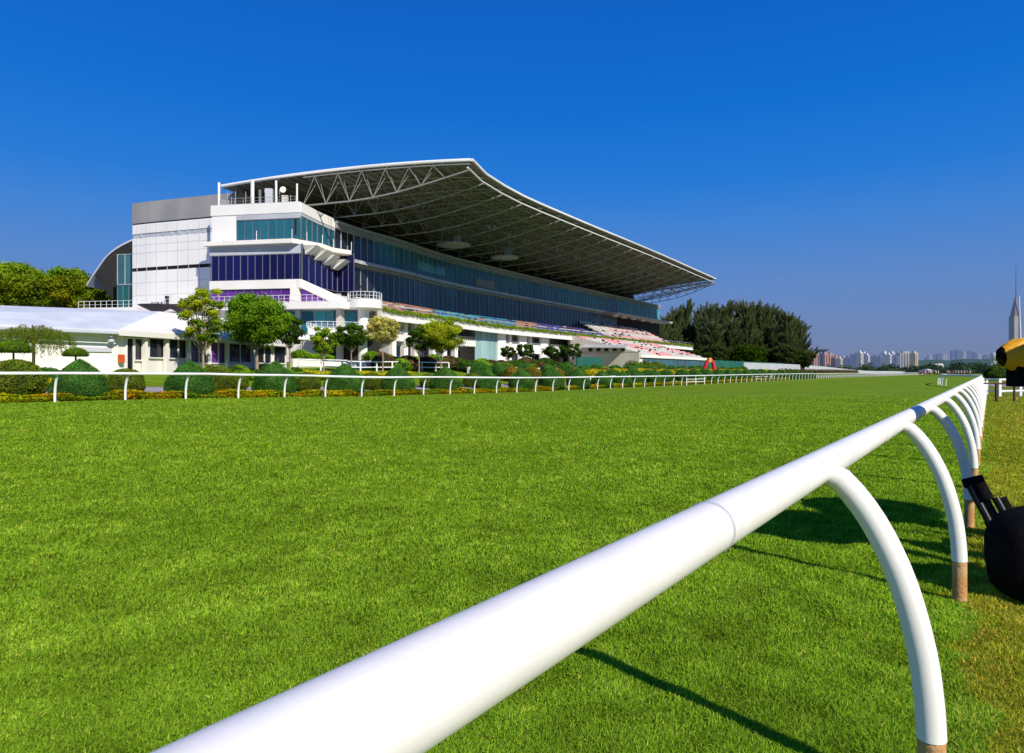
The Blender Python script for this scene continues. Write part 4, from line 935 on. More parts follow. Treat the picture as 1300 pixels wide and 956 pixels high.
tree_at('garden_tree', 486, 71, 401, 436, 28, 'pale yellow tree with open crown right of the round column', 'leafpale', 20, 420, .09, r0=.07, cl=.32)
tree_at('garden_tree', 532, 77, 412, 448, 18, 'dark green small tree at the left of the golden one', 'leafdark', 12, 600, .1, r0=.07, cl=.42)
tree_at('garden_tree', 560, 77, 405, 446, 30, 'golden yellow green rounded tree before the balconies', 'leafyellow', 24, 1000, .1, r0=.09, tint=((1, 1, 1), (.7, .85, .8)), cl=.38)
for k, (px_, w_) in enumerate(((668, 16), (705, 22), (728, 14), (645, 12))):
    tree_at('garden_pine', px_, 84, 436+4*(k % 2), 455, w_, ['dark layered small pine before the white fins', 'dark layered pine left of the lower seat tier, widest of the four', 'dark small pine nearest the lower seat tier wall', 'dark small pine beside the pale green glass'][k], 'leafdark', 9, 420, .11, bark='bark', r0=.07, cl=.3)
tree_at('rain_tree', 20, 112, 334, 398, 62, 'broad green tree with orange tinged crown at the left edge', 'rain', 44, 1500, .20, bark='bark', r0=.4, tint=((1, 1, 1), (1.6, 1.1, .8)), cl=.26)
tree_at('rain_tree', 85, 118, 340, 398, 55, 'broad green tree with rusty leaf tips beside the rear canopy', 'rain', 44, 1500, .20, bark='bark', r0=.4, tint=((.9, 1, 1), (1.9, 1.05, .7)), cl=.26)
tree_at('rain_tree', 120, 122, 364, 400, 32, 'rounded green tree right under the edge of the rear canopy', 'rain', 26, 1300, .20, bark='bark', r0=.3, cl=.32)
tree_at('rain_tree', -50, 112, 336, 398, 60, 'broad green tree beyond the left edge of the pavilion roof', 'rain', 30, 1300, .2, bark='bark', r0=.4, cl=.28)
# weeping tree
def weeping():
    x, y = AT(42, 38.5); g = gh(x, y); rng = np.random.default_rng(4); tb = MB(); Cs = []; D = []; H = 3.1
    tb.tube([(0, 0, -.2), (.03, 0, 1.2), (0, .05, 2.2)], [.1, .08, .07], 6)
    for k in range(260):
        a = rng.uniform(0, 2*np.pi); r = 2.05*math.sqrt(rng.uniform(.02, 1)); top = np.array([r*math.cos(a), r*math.sin(a)*.7, 2.35+.75*math.cos(r/2.05*1.35)*rng.uniform(.8, 1.05)])
        if k % 9 == 0: tb.tube([(0, .05, 2.1), tuple(top*.55+np.array([0, 0, 1.3])), tuple(top)], [.04, .03, .01], 4)
        Ls = rng.uniform(.5, 1.3); m = int(60*Ls); t = rng.uniform(0, 1, m)[:, None]
        out = np.array([math.cos(a), math.sin(a), 0])*.3; Cs.append(top+out*t-np.array([0, 0, Ls])*t**1.3+rng.normal(0, .04, (m, 3))); D.append(np.repeat([[out[0]*.4, out[1]*.4, -1]], m, 0)+rng.normal(0, .35, (m, 3)))
    C = np.concatenate(Cs); A = unit(np.concatenate(D))*rng.uniform(.04, .08, (len(C), 1)); B = unit(np.cross(A, rng.normal(0, 1, A.shape)))*.011
    K = np.repeat(rng.uniform(.5, 1.3, (len(C), 1)), 3, 1)
    e = empty('weeping_tree', (x, y, g), 'olive green weeping tree with drooping strands before the pavilion wall', 'tree')
    tb.build('trunk', M['bark'], e, True); link('crown', quad_mesh('weeping_crown', C, A, B, K, M['ball']), e)
weeping()
# casuarinas: upright feathery trees
def casuarina(seed, H, W):
    rng = np.random.default_rng(seed); tb = MB(); tb.tube([(0, 0, -.5), (.2, .1, H*.4), (.1, 0, H*.75), (0, .1, H*.97)], [.45, .32, .18, .04], 6); Cs, As, Bs, Ks = [], [], [], []
    for k in range(150):
        q = rng.uniform(.03, .86); a = rng.uniform(0, 2*np.pi); Lb = (W*(1.22-q)**.7+1.0)*rng.uniform(.5, 1.15); up = rng.uniform(.7, 1.9)*(.8+q*.6)
        st = np.array([.1, .05, H*q*.9]); up *= 1.25; d = np.array([math.cos(a), math.sin(a), up]); en = st+d/np.linalg.norm(d)*Lb*1.25
        if k % 2 == 0: tb.tube([tuple(st), tuple((st+en)/2-np.array([0, 0, .3])), tuple(en)], [.08, .05, .02], 4)
        m = int(55*Lb); t = rng.uniform(.15, 1.05, (m, 1)); wob = .42*(1.15-t)+.14
        C = st+(en-st)*t+rng.normal(0, 1, (m, 3))*wob*np.array([.75, .75, .8]); ax = unit((en-st)[None]*.16+rng.normal(0, .45, (m, 3))+np.array([0, 0, .35]))
        A = ax*rng.uniform(.28, .6, (m, 1)); B = unit(np.cross(A, rng.normal(0, 1, A.shape)))*.06
        kk = rng.uniform(.55, 1.2)*rng.uniform(.7, 1.25, (m, 1))*(.55+.6*q); tt = rng.uniform(0, 1); Cs.append(C); As.append(A); Bs.append(B); Ks.append(kk*np.array([1+.15*tt, 1, 1+.3*tt]))
    o = tb.build('t', M['bark'], None, True); tm = o.data; bpy.data.objects.remove(o)
    return tm, quad_mesh('casuarina', np.concatenate(Cs), np.concatenate(As), np.concatenate(Bs), np.concatenate(Ks), M['casu'])
CAS = [casuarina(k, 29, 5.2+k*.6) for k in range(4)]
cl = [(838, 400), (846, 392), (858, 384), (872, 377), (886, 380), (899, 377), (912, 380), (925, 378), (938, 372), (948, 374), (962, 376), (976, 382), (988, 381), (1000, 388), (1009, 397), (1017, 408), (856, 410), (880, 405), (905, 402), (930, 400), (956, 404), (980, 408), (1000, 418)]
for k, (px_, yt) in enumerate(cl):
    Y = 285+(k*37 % 30)-(14 if k > 15 else 0); x, y = AT(px_, Y); g = gh(x, y); h = ZY(yt, Y)-g
    row = 'front' if k > 15 else 'back'; kk = k-16 if k > 15 else k
    e = plant_tree('casuarina_tree', CAS[k % 4], (x, y, g), f'tall feathery dark tree beyond the stand, {row} row, {ordinal(kk)} from the left', 'tree', 'tall feathery trees beyond the stand', k*1.7)
    e.scale = (1, 1, h/29)
UND = limb_tree('und', 9, 1, 5.0, 7, 16, 500, .34, M['casu'], M['bark'], np.random.default_rng(8), .2, tint=((.35, .4, .3), (.6, .6, .5)), cl=.42)
UND2 = limb_tree('und2', 9, 1, 5.5, 7, 16, 700, .34, M['leaf'], M['bark'], np.random.default_rng(9), .2, tint=((.25, .28, .3), (.4, .4, .4)), cl=.42)
for k, px_ in enumerate((840, 852, 866, 880, 893, 907, 921, 935, 950, 965, 980, 995, 1008, 1020)):
    Y = 262+(k*23 % 14); x, y = AT(px_, Y); plant_tree('understorey_tree', UND if k % 4 else UND2, (x, y, gh(x, y)), f'low bushy dark tree at the foot of the feathery trees, {ordinal(k)} from the left', 'tree', 'low trees at the foot of the feathery trees', k*2.1, .8+.3*(k % 3)/2)
# walls and screens under them
def wall_line(name, label, l, px0, px1, h, m, th=.3, z_off=0):
    mb = MB(); P = [pxt(l, q) for q in np.linspace(px0, px1, 24)]
    for p, q in zip(P, P[1:]): mb.hexa([(p[0], p[1], gh(*p)-.3), (q[0], q[1], gh(*q)-.3), (q[0]-th*.82, q[1]+th*.57, gh(*q)-.3), (p[0]-th*.82, p[1]+th*.57, gh(*p)-.3)], [(p[0], p[1], gh(*p)+h), (q[0], q[1], gh(*q)+h), (q[0]-th*.82, q[1]+th*.57, gh(*q)+h), (p[0]-th*.82, p[1]+th*.57, gh(*p)+h)])
    tag(mb.build(name, M[m]), label, 'wall' if 'wall' in name else 'fence')
wall_line('boundary_wall', 'long low pale wall beneath the dark trees on the right', 60, 945, 1180, 2.1, 'lgrey')
wall_line('screen_fence', 'dark green mesh screen fence behind the golden mounds', 64, 893, 1003, 2.3, 'green')
wall_line('screen_fence', 'dark green mesh screen at the foot of the lower seat tier wall', 62.5, 733, 765, 2.0, 'green')
wall_line('boundary_wall', 'far pale boundary wall below the city skyline', 110, 1120, 1215, 1.5, 'lgrey')
# red arch
x, y = pxt(40, 901); g = gh(x, y); e = empty('inflatable_arch', (x, y, g), 'red and orange inflatable A-shaped arch beyond the far rail', 'arch'); 
Yr = y; hw = 6.8*Yr/F; ht = ZY(455, Yr)-g
for sgn in (-1, 1):
    b = MB(); b.tube([(sgn*hw, 0, 0), (sgn*hw*.92, 0, ht*.45), (sgn*hw*.6, 0, ht*.78), (sgn*hw*.12, 0, ht*.97)], [.36, .36, .33, .3], 10); b.build('leg', M['red'], e, True)
b = MB(); b.box(0, -.3, ht*.8, ht*1.03, .45, .1); b.build('crest', M['yellowpaint'], e)

# ------------------------------------------------------------------ distant city
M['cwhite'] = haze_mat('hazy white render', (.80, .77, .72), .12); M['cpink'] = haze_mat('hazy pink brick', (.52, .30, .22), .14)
M['cblue'] = haze_mat('hazy blue grey render', (.16, .19, .26), .5); M['ccream'] = haze_mat('hazy cream render', (.80, .60, .34), .12)  # blue grey walls with heavier haze mixed in
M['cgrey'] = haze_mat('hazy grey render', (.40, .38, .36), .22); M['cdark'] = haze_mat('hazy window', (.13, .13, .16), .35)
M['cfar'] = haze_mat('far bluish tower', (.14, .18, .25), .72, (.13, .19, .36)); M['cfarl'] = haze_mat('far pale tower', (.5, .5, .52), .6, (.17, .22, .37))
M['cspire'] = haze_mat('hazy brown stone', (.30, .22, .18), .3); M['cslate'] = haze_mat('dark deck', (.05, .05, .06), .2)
cityn = {}
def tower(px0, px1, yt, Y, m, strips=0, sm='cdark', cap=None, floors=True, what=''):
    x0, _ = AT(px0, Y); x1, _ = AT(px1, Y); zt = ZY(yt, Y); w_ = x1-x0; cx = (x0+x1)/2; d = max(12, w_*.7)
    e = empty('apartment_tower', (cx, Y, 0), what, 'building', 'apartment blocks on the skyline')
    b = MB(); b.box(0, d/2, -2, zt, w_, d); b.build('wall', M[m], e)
    b = MB(); b.box(w_*.1, d/2, zt, zt+2.6, w_*.4, d*.4); b.build('roof_housing', M[m], e)
    if floors:
        n = max(4, int(zt/3.2)); b = MB()
        for k in range(1, n): b.box(0, -.12, k*zt/n, k*zt/n+1.3, w_*.86, .3)
        b.build('window', M[sm], e)
    for k in range(strips):
        b = MB(); b.box(-w_/2+w_*(k+.5)/strips, -.5, 0, zt*(.99-.02*(k % 2)), w_/strips*.42, 1.0); b.build('stair_shaft', M[m], e)
D = [(1018, 1026, 451, 'cwhite', 'pale'), (1026, 1032, 454, 'cpink', 'pink'), (1032.5, 1038, 449, 'cpink', 'pink and white'), (1038.5, 1043, 450, 'cgrey', 'grey'), (1046, 1052, 449, 'cpink', 'pink'), (1052.5, 1059, 450, 'cpink', 'salmon'),
     (1060, 1066, 454, 'cpink', 'brick pink'), (1066.5, 1069.5, 455, 'cwhite', 'narrow white'), (1070, 1075.5, 455, 'ccream', 'cream'), (1076, 1081, 453.5, 'cblue', 'blue grey'), (1081.5, 1086, 451.5, 'cblue', 'slate blue'), (1086.5, 1091.5, 450, 'cblue', 'dark blue grey'),
     (1092, 1096, 447.5, 'cwhite', 'bright white'), (1098, 1101, 448.5, 'cwhite', 'slim white'), (1101.5, 1104.5, 451, 'cwhite', 'white'), (1105, 1110, 453, 'cblue', 'bluish'), (1111, 1116, 452, 'cblue', 'muted blue'), (1117, 1122, 453, 'cblue', 'dim blue'),
     (1123, 1127.5, 448, 'cwhite', 'tall white'), (1129, 1132.5, 450, 'cwhite', 'light'), (1133, 1136.5, 448, 'cwhite', 'slender white'), (1137, 1141, 452, 'cblue', 'grey blue'), (1141, 1161, 448, 'cgrey', 'wide grey'), (1161, 1165.5, 448, 'ccream', 'narrow cream')]
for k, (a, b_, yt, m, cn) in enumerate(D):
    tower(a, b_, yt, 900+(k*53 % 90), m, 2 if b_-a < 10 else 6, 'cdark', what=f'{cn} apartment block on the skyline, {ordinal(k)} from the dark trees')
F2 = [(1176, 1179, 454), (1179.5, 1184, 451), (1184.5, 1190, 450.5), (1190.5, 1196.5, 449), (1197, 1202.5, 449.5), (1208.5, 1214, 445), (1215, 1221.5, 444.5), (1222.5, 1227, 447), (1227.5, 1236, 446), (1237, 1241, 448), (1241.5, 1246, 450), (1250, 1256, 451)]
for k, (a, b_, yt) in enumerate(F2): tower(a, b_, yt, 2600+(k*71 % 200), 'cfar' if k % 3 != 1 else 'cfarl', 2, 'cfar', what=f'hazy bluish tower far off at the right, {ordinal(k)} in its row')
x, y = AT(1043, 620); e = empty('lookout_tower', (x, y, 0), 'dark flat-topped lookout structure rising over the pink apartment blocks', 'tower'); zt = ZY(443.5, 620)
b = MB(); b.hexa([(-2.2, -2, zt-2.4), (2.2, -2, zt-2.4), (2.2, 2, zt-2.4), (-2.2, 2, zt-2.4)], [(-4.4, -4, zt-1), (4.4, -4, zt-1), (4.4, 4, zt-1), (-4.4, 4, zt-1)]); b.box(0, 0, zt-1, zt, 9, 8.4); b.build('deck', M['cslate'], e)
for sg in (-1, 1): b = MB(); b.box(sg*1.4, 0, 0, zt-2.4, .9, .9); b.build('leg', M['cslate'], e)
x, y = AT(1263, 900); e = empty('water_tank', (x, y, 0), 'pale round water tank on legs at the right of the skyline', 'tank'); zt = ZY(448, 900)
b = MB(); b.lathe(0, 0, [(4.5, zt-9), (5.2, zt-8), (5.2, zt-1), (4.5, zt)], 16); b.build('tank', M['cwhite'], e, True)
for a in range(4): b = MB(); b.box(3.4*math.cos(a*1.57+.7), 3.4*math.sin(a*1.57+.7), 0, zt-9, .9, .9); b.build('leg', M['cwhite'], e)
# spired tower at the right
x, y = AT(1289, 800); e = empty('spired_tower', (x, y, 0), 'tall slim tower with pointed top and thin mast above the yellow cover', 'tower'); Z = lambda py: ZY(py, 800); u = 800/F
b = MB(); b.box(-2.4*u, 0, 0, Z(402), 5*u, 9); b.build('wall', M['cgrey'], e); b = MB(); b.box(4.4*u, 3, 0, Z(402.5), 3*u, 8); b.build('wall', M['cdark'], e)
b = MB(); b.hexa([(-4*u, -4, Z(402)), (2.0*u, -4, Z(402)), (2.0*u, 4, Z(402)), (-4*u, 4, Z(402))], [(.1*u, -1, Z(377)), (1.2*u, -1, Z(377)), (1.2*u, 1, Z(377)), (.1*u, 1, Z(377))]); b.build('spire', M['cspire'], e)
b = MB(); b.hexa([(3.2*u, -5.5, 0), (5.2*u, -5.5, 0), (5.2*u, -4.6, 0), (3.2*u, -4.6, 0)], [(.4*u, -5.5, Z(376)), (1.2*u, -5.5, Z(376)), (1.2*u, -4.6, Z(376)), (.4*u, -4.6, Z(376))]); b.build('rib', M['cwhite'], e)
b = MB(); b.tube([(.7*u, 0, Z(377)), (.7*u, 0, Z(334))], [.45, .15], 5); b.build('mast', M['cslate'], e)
# hills and tree belt
def hill(label, Y, prof, m):
    mb = MB(); P = [(AT(a, Y)[0], Y, ZY(h, Y)) for a, h in prof]
    for p, q in zip(P, P[1:]): mb.face([(p[0], Y, -5), (q[0], Y, -5), q, p]); mb.face([p, q, (q[0], Y*1.5, -5), (p[0], Y*1.5, -5)])
    o = mb.build('hills', M[m]); tag(o, label, 'hill', kind='structure')
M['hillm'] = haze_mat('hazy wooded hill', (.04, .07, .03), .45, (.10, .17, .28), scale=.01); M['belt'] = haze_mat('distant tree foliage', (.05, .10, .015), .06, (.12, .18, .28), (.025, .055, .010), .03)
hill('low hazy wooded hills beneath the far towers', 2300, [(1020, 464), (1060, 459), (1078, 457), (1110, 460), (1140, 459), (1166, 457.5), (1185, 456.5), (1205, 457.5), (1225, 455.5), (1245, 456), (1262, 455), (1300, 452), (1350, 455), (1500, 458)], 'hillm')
rng = np.random.default_rng(31); cl_ = []
for k in range(300):
    px_ = rng.uniform(1062, 1420); Y = rng.uniform(560, 720); hmax = (4.2+3.4*math.sin(px_*.11)**2+rng.uniform(-1, 2))*(.8 if px_ < 1165 else 1.05)
    if px_ < 1090: hmax *= .75
    x, y = AT(px_, Y); cl_.append((x, y, hmax*.5+rng.uniform(-1, 1), 5.5, 5.5, hmax*.55))
C, A, B, K = clump_cloud(cl_, 150, 1.0, rng, .7)
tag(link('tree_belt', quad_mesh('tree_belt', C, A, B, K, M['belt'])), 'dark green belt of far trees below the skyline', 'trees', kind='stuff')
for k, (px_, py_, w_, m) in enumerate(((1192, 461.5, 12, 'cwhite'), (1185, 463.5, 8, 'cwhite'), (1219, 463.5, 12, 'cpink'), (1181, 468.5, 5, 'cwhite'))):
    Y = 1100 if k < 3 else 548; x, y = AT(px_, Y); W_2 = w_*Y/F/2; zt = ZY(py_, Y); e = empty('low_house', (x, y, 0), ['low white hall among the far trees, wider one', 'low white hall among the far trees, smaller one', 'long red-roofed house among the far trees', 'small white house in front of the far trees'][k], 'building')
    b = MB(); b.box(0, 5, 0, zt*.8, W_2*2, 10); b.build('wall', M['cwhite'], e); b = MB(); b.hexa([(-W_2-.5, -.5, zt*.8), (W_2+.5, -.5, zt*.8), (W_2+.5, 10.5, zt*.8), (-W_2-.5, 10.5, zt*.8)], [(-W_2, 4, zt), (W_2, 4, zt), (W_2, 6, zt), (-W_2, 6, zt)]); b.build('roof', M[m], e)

# ------------------------------------------------------------------ far horses and riders on the track
M['bay'] = mat('bay horse coat', (.13, .05, .02), (.08, .03, .015), 3, .6); M['silkr'] = mat('red silks', (.55, .05, .05), None, 3, .6); M['silkw'] = mat('white cloth', (.8, .8, .82), None, 3, .7)
def skin(name, joints, edges, m, parent=None, sub=1, root=0):
    me = bpy.data.meshes.new(name); me.from_pydata([j[:3] for j in joints], edges, []); o = bpy.data.objects.new(name, me); COL.objects.link(o)
    sk = o.modifiers.new('s', 'SKIN'); 
    for i, v in enumerate(me.skin_vertices[0].data if me.skin_vertices else []): pass
    if not me.skin_vertices:
        bpy.context.view_layer.update()
    for i, v in enumerate(me.skin_vertices[0].data): r = joints[i][3]; v.radius = (r, r) if not isinstance(r, tuple) else r; v.use_root = (i == root)
    if sub: s_ = o.modifiers.new('b', 'SUBSURF'); s_.levels = sub; s_.render_levels = sub
    dg = bpy.context.evaluated_depsgraph_get(); dg.update(); nm = bpy.data.meshes.new_from_object(o.evaluated_get(dg)); bpy.data.objects.remove(o)
    nm.materials.clear(); nm.materials.append(m); nm.polygons.foreach_set('use_smooth', [True]*len(nm.polygons))
    return link(name, nm, parent)
def horse(x, y, rz, label, white, k):
    e = empty('horse', (x, y, gh(x, y)), label, 'horse', 'horses ridden far down the track', rz)
    J = [(.0, 0, 1.2, .26), (.45, 0, 1.22, .28), (.75, 0, 1.3, .24), (-.5, 0, 1.25, .27), (1.0, 0, 1.6, .15), (1.2, 0, 1.85, .11), (1.32, 0, 1.9, .1), (1.65, 0, 1.68, .07), (-.75, 0, 1.25, .06), (-.95, 0, .9, .05),
         (.6, .15, .9, .1), (.7+.1*(k % 3), .15, .5, .06), (.6, .15, .05, .05), (.55, -.15, .9, .1), (.45, -.15, .5, .06), (.3, -.15, .08, .05), (-.55, .15, .9, .13), (-.75, .15, .5, .07), (-.6, .15, .05, .05), (-.5, -.15, .9, .13), (-.45, -.15, .52, .07), (-.3, -.15, .05, .05)]
    ed = [(0, 1), (1, 2), (0, 3), (2, 4), (4, 5), (5, 6), (6, 7), (3, 8), (8, 9), (1, 10), (10, 11), (11, 12), (1, 13), (13, 14), (14, 15), (3, 16), (16, 17), (17, 18), (3, 19), (19, 20), (20, 21)]
    skin('body', J, ed, M['bay'], e)
    p = empty('person', (x, y, gh(x, y)), label.replace('bay horse', 'rider on bay horse').replace('horse carrying', 'horse, in'), 'person', 'riders far down the track', rz)
    skin('body', [(-.05, 0, 1.5, .14), (.05, 0, 1.8, .16), (.12, 0, 2.05, .16), (.15, 0, 2.2, .06), (.18, 0, 2.33, .11), (.15, .2, 2.02, .07), (.3, .25, 1.8, .05), (.5, .1, 1.7, .04), (.15, -.2, 2.02, .07), (.3, -.25, 1.8, .05), (.5, -.1, 1.7, .04), (.15, .3, 1.35, .1), (.0, .32, .95, .06), (.15, -.3, 1.35, .1), (0, -.32, .95, .06)],
         [(0, 1), (1, 2), (2, 3), (3, 4), (2, 5), (5, 6), (6, 7), (2, 8), (8, 9), (9, 10), (0, 11), (11, 12), (0, 13), (13, 14)], M['silkw'] if white else M['silkr'], p)
rng_ = random.Random(9); pos = [1168+3.4*k for k in range(8)]+[1203+3.6*k for k in range(9)]
for k, px_ in enumerate(pos):
    Y = 292+rng_.uniform(-14, 14)+(20 if px_ > 1200 else 0); x, y = AT(px_+rng_.uniform(-.5, .5), Y); wh = rng_.random() < .7; grp = 'left bunch' if px_ < 1200 else 'right bunch'; kk = k if k < 8 else k-8
    horse(x, y, R(180+rng_.uniform(-25, 35)), f'far bay horse carrying {"white" if wh else "red"} silks, {ordinal(kk)} from the left in the {grp}', wh, k)

# ------------------------------------------------------------------ things at the right edge
# folded tripod leaning beside the third post
t0 = Vector((*AT(1240, 5.5), ZY(611, 5.5))); t1 = Vector((*AT(1306, 5.2), .03)); ax = (t1-t0).normalized(); sd = ax.cross(Vector((.3, 1, .2))).normalized(); up_ = sd.cross(ax)
e = empty('folded_tripod', (t1.x, t1.y, 0), 'folded black camera tripod leaning by the near rail posts', 'tripod'); L_ = (t1-t0).length; O = Vector(e.location)
for k, (a, b_, st) in enumerate(((-.058, 0, 0), (0, .045, .0), (.062, -.01, .16))):
    p = t0+sd*a+up_*b_+ax*st; q = t1+sd*a*.6+up_*b_
    m_ = MB(); m_.tube([p-O, p+ax*L_*.42-O], .03, 10); m_.tube([p+ax*L_*.40-O, p+ax*L_*.47-O], .036, 10); m_.tube([p+ax*L_*.45-O, q-O], .023, 8); m_.build('leg', M['blackmetal'], e, True)
m_ = MB(); m_.tube([t0-sd*.095-ax*.01-O, t0+sd*.05-ax*.0-O], .04, 10); m_.tube([t0+ax*.02-O, t0+ax*.16-O], .055, 10); m_.build('hub', M['black'], e, True)
m_ = MB(); m_.tube([t0+sd*.1+ax*.17+up_*.03-O, t0+sd*.1+ax*.55+up_*.03-O], .04, 10); m_.build('grip', M['black'], e, True)
# round black bag
x, y = AT(1341, 4.75); g = gh(x, y); e = empty('camera_bag', (x, y, g), 'rounded black camera bag standing on the grass at the right edge', 'bag')
def blob(name, parent, cx, cy, cz, rx, ry, rz, m, p=2.6, nu=28, nv=18, wob=.03):
    V = []; Fc = []
    for i in range(nv+1):
        v = math.pi*i/nv
        for j in range(nu):
            u = 2*math.pi*j/nu; c = lambda t: math.copysign(abs(math.cos(t))**(2/p), math.cos(t)); s = lambda t: math.copysign(abs(math.sin(t))**(2/p), math.sin(t))
            w_ = 1+wob*mnoise.noise(Vector((math.cos(u)*2, math.sin(u)*2, v*2+cx)))
            V.append((cx+rx*s(v)*c(u)*w_, cy+ry*s(v)*s(u)*w_, cz+rz*c(v)*w_))
    for i in range(nv):
        for j in range(nu): a = i*nu+j; b = i*nu+(j+1) % nu; Fc.append((a, a+nu, b+nu, b))
    me = bpy.data.meshes.new(name); me.from_pydata(V, [], Fc); me.materials.append(m); me.polygons.foreach_set('use_smooth', [True]*len(Fc)); return link(name, me, parent)
blob('bag_body', e, 0, 0, .32, .44, .24, .34, M['black'], 3.0)
blob('pocket', e, -.1, -.2, .22, .22, .09, .16, M['cloth'], 3.4)
b = MB(); b.tube([(-.06, 0, .57), (-.05, 0, .64), (.05, 0, .64), (.06, 0, .57)], .012, 6); b.build('handle', M['black'], e, True)
# camera under a yellow rain cover on its tripod
x, y = AT(1385, 5.6); g = gh(x, y); e = empty('camera_on_tripod', (x, y, g), 'long-lens camera on a tripod under a crumpled yellow rain cover', 'camera')
zc = ZY(449, 5.6)
def cover():
    V = []; Fc = []; nu, nv = 36, 30
    for i in range(nv+1):
        t = i/nv; xx = -.365+.74*t; rr = (.078+.058*min(1, t*4.5)**.7) if t < .8 else .136-.1*(t-.8)
        for j in range(nu):
            u = 2*math.pi*j/nu; w_ = 1+.16*mnoise.noise(Vector((t*6, math.cos(u)*1.6, math.sin(u)*1.6)))+.13*mnoise.noise(Vector((t*17, math.cos(u)*4, math.sin(u)*4)))
            z = math.sin(u)*rr*w_; z = z*(1.0 if z > 0 else 1.05+.25*t); V.append((xx, math.cos(u)*rr*.8*w_, z))
    for i in range(nv):
        for j in range(nu): a = i*nu+j; b = i*nu+(j+1) % nu; Fc.append((a, b, b+nu, a+nu))
    Fc.append(tuple(range(nv*nu, nv*nu+nu))); me = bpy.data.meshes.new('rain_cover'); me.from_pydata(V, [], Fc); me.materials.append(M['yellow']); me.polygons.foreach_set('use_smooth', [True]*len(Fc)); return me
o = link('rain_cover', cover(), e, (-.37, 0, zc-g)); o.rotation_euler = (0, R(-3), 0)
b = MB(); b.tube([(-.75, 0, zc-g-.0), (-.738, 0, zc-g-.0), (-.6, 0, zc-g-.01), (-.3, 0, zc-g-.02)], [.045, .045, .04, .04], 20); b.build('lens_hood', M['black'], e, True)
b = MB(); b.box(-.55, 0, zc-g-.27, zc-g-.1, .2, .13); b.box(-.3, 0, zc-g-.16, zc-g-.09, .7, .05); b.box(0, 0, zc-g-.26, zc-g-.1, .14, .12); b.build('camera_mount', M['black'], e)
for k in range(3):
    a = .35+k*2.094; b = MB(); b.tube([(.04*math.cos(a), .04*math.sin(a), zc-g-.22), (.2*math.cos(a), .2*math.sin(a), .75), (.34*math.cos(a), .34*math.sin(a), .0)], [.022, .019, .014], 8); b.build('leg', M['blackmetal'], e, True)
# unseen photographer and bystander, added to throw shadow on the grass
def person(x, y, lb, rz):
    g = gh(x, y); e = empty('person', (x, y, g), lb, 'person', None, rz)
    J = [(0, 0, .95, .15), (0, 0, 1.12, .15), (0, 0, 1.3, (.19, .14)), (0, 0, 1.44, .12), (0, .02, 1.52, .058), (0, .03, 1.6, .09), (0, .05, 1.7, .095), (-.1, 0, .9, .1), (-.12, .04, .5, .07), (-.13, -.02, .09, .05), (-.13, .14, .04, .045), (.1, 0, .9, .1), (.13, .02, .5, .07), (.14, -.05, .09, .05), (.14, .11, .04, .045),
         (-.2, 0, 1.4, .07), (-.3, .1, 1.16, .05), (-.3, .34, 1.3, .038), (.2, 0, 1.4, .07), (.28, .1, 1.16, .05), (.12, .34, 1.32, .038)]
    ed = [(0, 1), (1, 2), (2, 3), (3, 4), (4, 5), (5, 6), (0, 7), (7, 8), (8, 9), (9, 10), (0, 11), (11, 12), (12, 13), (13, 14), (3, 15), (15, 16), (16, 17), (3, 18), (18, 19), (19, 20)]
    o = skin('body', J, ed, M['cloth'], e, 2)
    me = o.data; me.materials.append(M['denim']); me.materials.append(M['skin'])
    for p in me.polygons: p.material_index = 1 if p.center.z < .95 and abs(p.center.x) < .26 else (2 if p.center.z > 1.5 or (p.center.y > .2 and p.center.z > 1.1) else 0)
    blob('hair', e, 0, .0, 1.73, .1, .115, .09, M['hair'], 2.1)
    for sg, hx in ((-1, -.3), (1, .12)):
        for f_ in range(5):
            dx = (f_-2)*.017 if f_ < 4 else sg*-.04; ln = (.07, .08, .078, .065, .05)[f_]
            b = MB(); b.tube([(hx+dx*.6, .36, 1.31), (hx+dx, .40, 1.33), (hx+dx, .40+ln*.6, 1.31), (hx+dx*.9, .39+ln*.7, 1.275)], [.012, .011, .009, .007], 6); b.build('finger', M['skin'], e, True)
person(5.45, 5.5, 'unseen photographer in dark shirt and jeans, added for shadow behind the yellow covered camera', R(88))
person(4.85, 4.55, 'unseen bystander in dark shirt and jeans, added for shadow nearest the rail at the right', R(-80))
def shadow_brolly(cx, cy, cz, hx, hy, hz, lb):  # unseen umbrellas, added to widen the shadow on the grass
    e = empty('umbrella', (hx, hy, hz), lb, 'umbrella'); b = MB(); b.tube([(0, 0, 0), (cx-hx, cy-hy, cz-hz)], .012, 6); b.build('shaft', M['blackmetal'], e)
    b = MB(); n = 16; rings = [(.01, 0), (.3, -.03), (.55, -.11), (.75, -.25)]
    for (r0, q0), (r1, q1) in zip(rings, rings[1:]):
        for k in range(n):
            a0, a1 = 2*math.pi*k/n, 2*math.pi*(k+1)/n; sc0 = 1 if k % 2 else .97; P = lambda a, r, q: (cx-hx+r*math.cos(a), cy-hy+r*math.sin(a), cz-hz+q)
            b.face([P(a0, r0, q0), P(a0, r1, q1), P(a1, r1, q1), P(a1, r0, q0)])
    b.build('canopy', M['black'], e)
shadow_brolly(5.78, 5.5, 2.3, 5.55, 5.3, 1.2, 'unseen open black umbrella above the photographer, added to shade the grass')
shadow_brolly(4.68, 4.61, 2.3, 5.05, 4.6, 1.25, 'unseen open black umbrella by the bystander, added to shade the grass')
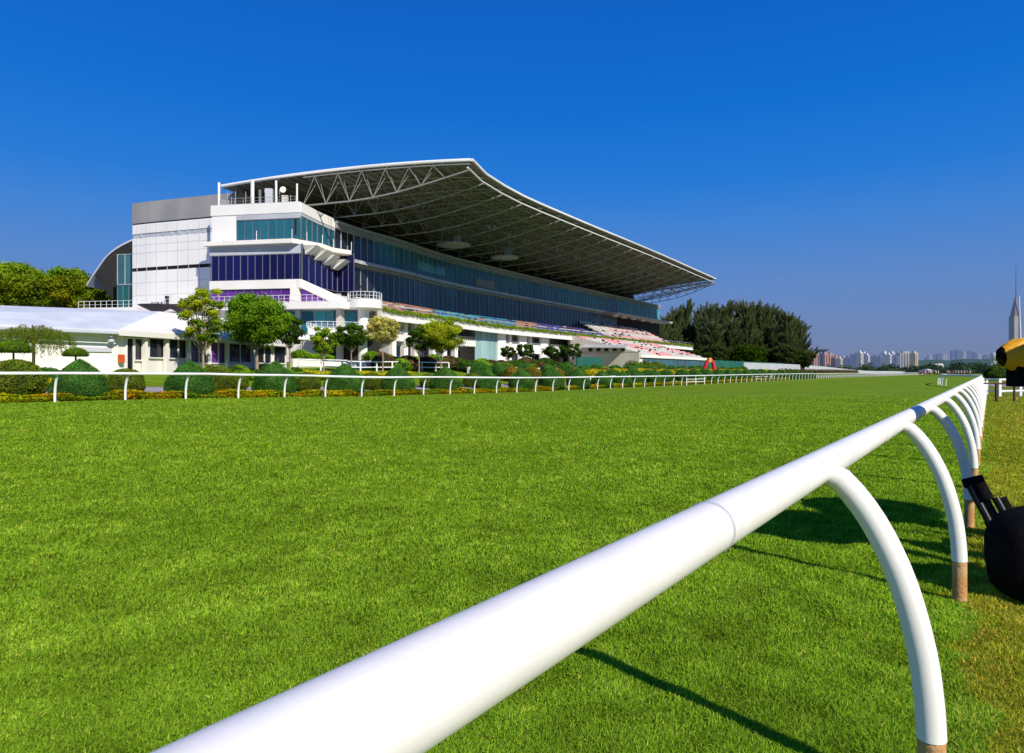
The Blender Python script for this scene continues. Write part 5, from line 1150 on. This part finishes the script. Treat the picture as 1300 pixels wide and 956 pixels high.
# brown steel trestle standing on the grass in the distance
x, y = AT(1262.5, 36); g = gh(x, y); e = empty('trestle', (x, y, g), 'rusty brown steel trestle on the grass below the yellow cover', 'trestle')
for a in (0, 1): 
    for c_ in (0, 1): b = MB(); b.box(a*1.75+.1, c_*1.1, 0, .98, .1 if a+c_ == 0 else .06, .1); b.build('leg', M['rust'], e)
for c_ in (0, 1): b = MB(); b.box(.95, c_*1.1, .93, 1.0, 1.85, .07); b.build('bar', M['rust'], e)
# dark shrub and pale path beyond
x, y = AT(1266, 120); place_bush('garden_shrub', SHR[4], x, y, 'dark rounded bush behind the end of the near rail', 'bush', None, 0, 1.7)
P = [AT(1240, 98), AT(1300, 90), AT(1500, 82), AT(1500, 66), AT(1300, 70), AT(1262, 74)]
mb = MB(); mb.face([(p[0], p[1], .012) for p in P]); tag(mb.build('service_road', M['path']), 'pale road crossing beyond the right-hand lawn', 'road', kind='structure')

# ------------------------------------------------------------------ grass blades
def grass():
    rng = np.random.default_rng(77); N_ = 1900000
    # density per square metre falls with distance from where one stands
    u = rng.uniform(0, 1, N_); y0, y1, p = 1.9, 50.0, -.42
    Y = (y0**p+(y1**p-y0**p)*u)**(1/p); X = rng.uniform(-.92, .92, N_)*Y
    s = X*UD[0]+Y*UD[1]; l = X*ND[0]+Y*ND[1]; keep = (l > -9) & (l < 31.8) & (rng.uniform(22, 50, N_) > Y); X, Y, s, l = X[keep], Y[keep], s[keep], l[keep]; n = len(X)
    gtab_s = np.linspace(-60, 200, 521); gs_ = np.array([interp(v, GP) for v in gtab_s]); gl_t = np.linspace(-10, 34, 300); gl = np.array([interp(v, [(5, 0), (31, 1)]) for v in gl_t])
    # match the faceted ground sheet closely: sample at the grid, then interpolate
    S_ = np.array(SLN, float); gS = np.array([interp(v, GP) for v in S_]); L_ = np.array(LLN, float); gL = np.array([interp(v, [(5, 0), (31, 1)]) for v in L_])
    Z = np.interp(s, S_, gS)*np.interp(l, L_, gL)
    def nz(a, b, sc_, seed):
        r = np.random.default_rng(seed); v = np.zeros_like(a)
        for k in range(7): th = r.uniform(0, 2*np.pi); f_ = sc_*r.uniform(.6, 1.8); v += np.sin((a*math.cos(th)+b*math.sin(th))*f_+r.uniform(0, 6.28)+1.5*np.sin((a*math.sin(th)-b*math.cos(th))*f_*.6+r.uniform(0, 6)))
        return v/7*1.9
    big = nz(X, Y, .9, 1); mid = nz(X, Y, 3.5, 2); sm = nz(X, Y, 11, 3)
    dist = Y; h = .040*(1+.12*big+.3*sm)*rng.uniform(.5, 1.25, n); w_ = .0021*(dist/2.5)**.72*rng.uniform(.7, 1.3, n); h *= (1+.012*dist)
    az = rng.uniform(0, 2*np.pi, n); lean = rng.uniform(.15, 1.1, n); wind = .35
    dx = np.cos(az)*lean+wind*.5; dy = np.sin(az)*lean
    sx_ = -np.sin(az+rng.normal(0, .5, n)); sy_ = np.cos(az)
    V = np.empty((n*5, 3), np.float32); z0 = Z+.002
    V[0::5] = np.stack([X-sx_*w_, Y-sy_*w_, z0], 1); V[1::5] = np.stack([X+sx_*w_, Y+sy_*w_, z0], 1)
    mx, my = X+dx*h*.35, Y+dy*h*.35; V[2::5] = np.stack([mx+sx_*w_*.8, my+sy_*w_*.8, z0+h*.62], 1); V[3::5] = np.stack([mx-sx_*w_*.8, my-sy_*w_*.8, z0+h*.62], 1)
    V[4::5] = np.stack([X+dx*h, Y+dy*h, z0+h*(.98-.25*np.minimum(lean, 1))], 1)
    me = bpy.data.meshes.new('grass'); me.vertices.add(n*5); me.vertices.foreach_set('co', V.ravel())
    base = np.arange(n, dtype=np.int32)*5; li = np.stack([base, base+1, base+2, base+3, base+3, base+2, base+4], 1).ravel()
    me.loops.add(n*7); me.loops.foreach_set('vertex_index', li); ls = np.stack([np.arange(n)*7, np.arange(n)*7+4], 1).ravel().astype(np.int32)
    me.polygons.add(n*2); me.polygons.foreach_set('loop_start', ls); me.polygons.foreach_set('loop_total', np.tile(np.array([4, 3], np.int32), n))
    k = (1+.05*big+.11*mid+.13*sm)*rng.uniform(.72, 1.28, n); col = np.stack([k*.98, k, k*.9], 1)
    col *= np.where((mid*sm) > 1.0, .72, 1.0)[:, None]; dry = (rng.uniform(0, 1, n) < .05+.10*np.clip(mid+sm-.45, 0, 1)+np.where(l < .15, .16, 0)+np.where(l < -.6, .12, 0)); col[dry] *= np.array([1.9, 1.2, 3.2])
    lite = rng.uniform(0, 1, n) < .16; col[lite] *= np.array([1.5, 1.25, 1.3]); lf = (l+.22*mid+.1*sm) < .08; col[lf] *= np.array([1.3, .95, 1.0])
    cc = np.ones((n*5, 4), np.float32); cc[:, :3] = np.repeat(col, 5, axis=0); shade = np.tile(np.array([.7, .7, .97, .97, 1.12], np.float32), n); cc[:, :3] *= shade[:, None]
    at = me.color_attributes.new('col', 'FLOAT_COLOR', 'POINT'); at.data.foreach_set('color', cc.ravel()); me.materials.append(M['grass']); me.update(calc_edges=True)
    tag(link('grass', me), 'short bright green grass blades covering the turf track', 'grass', kind='stuff')
grass()
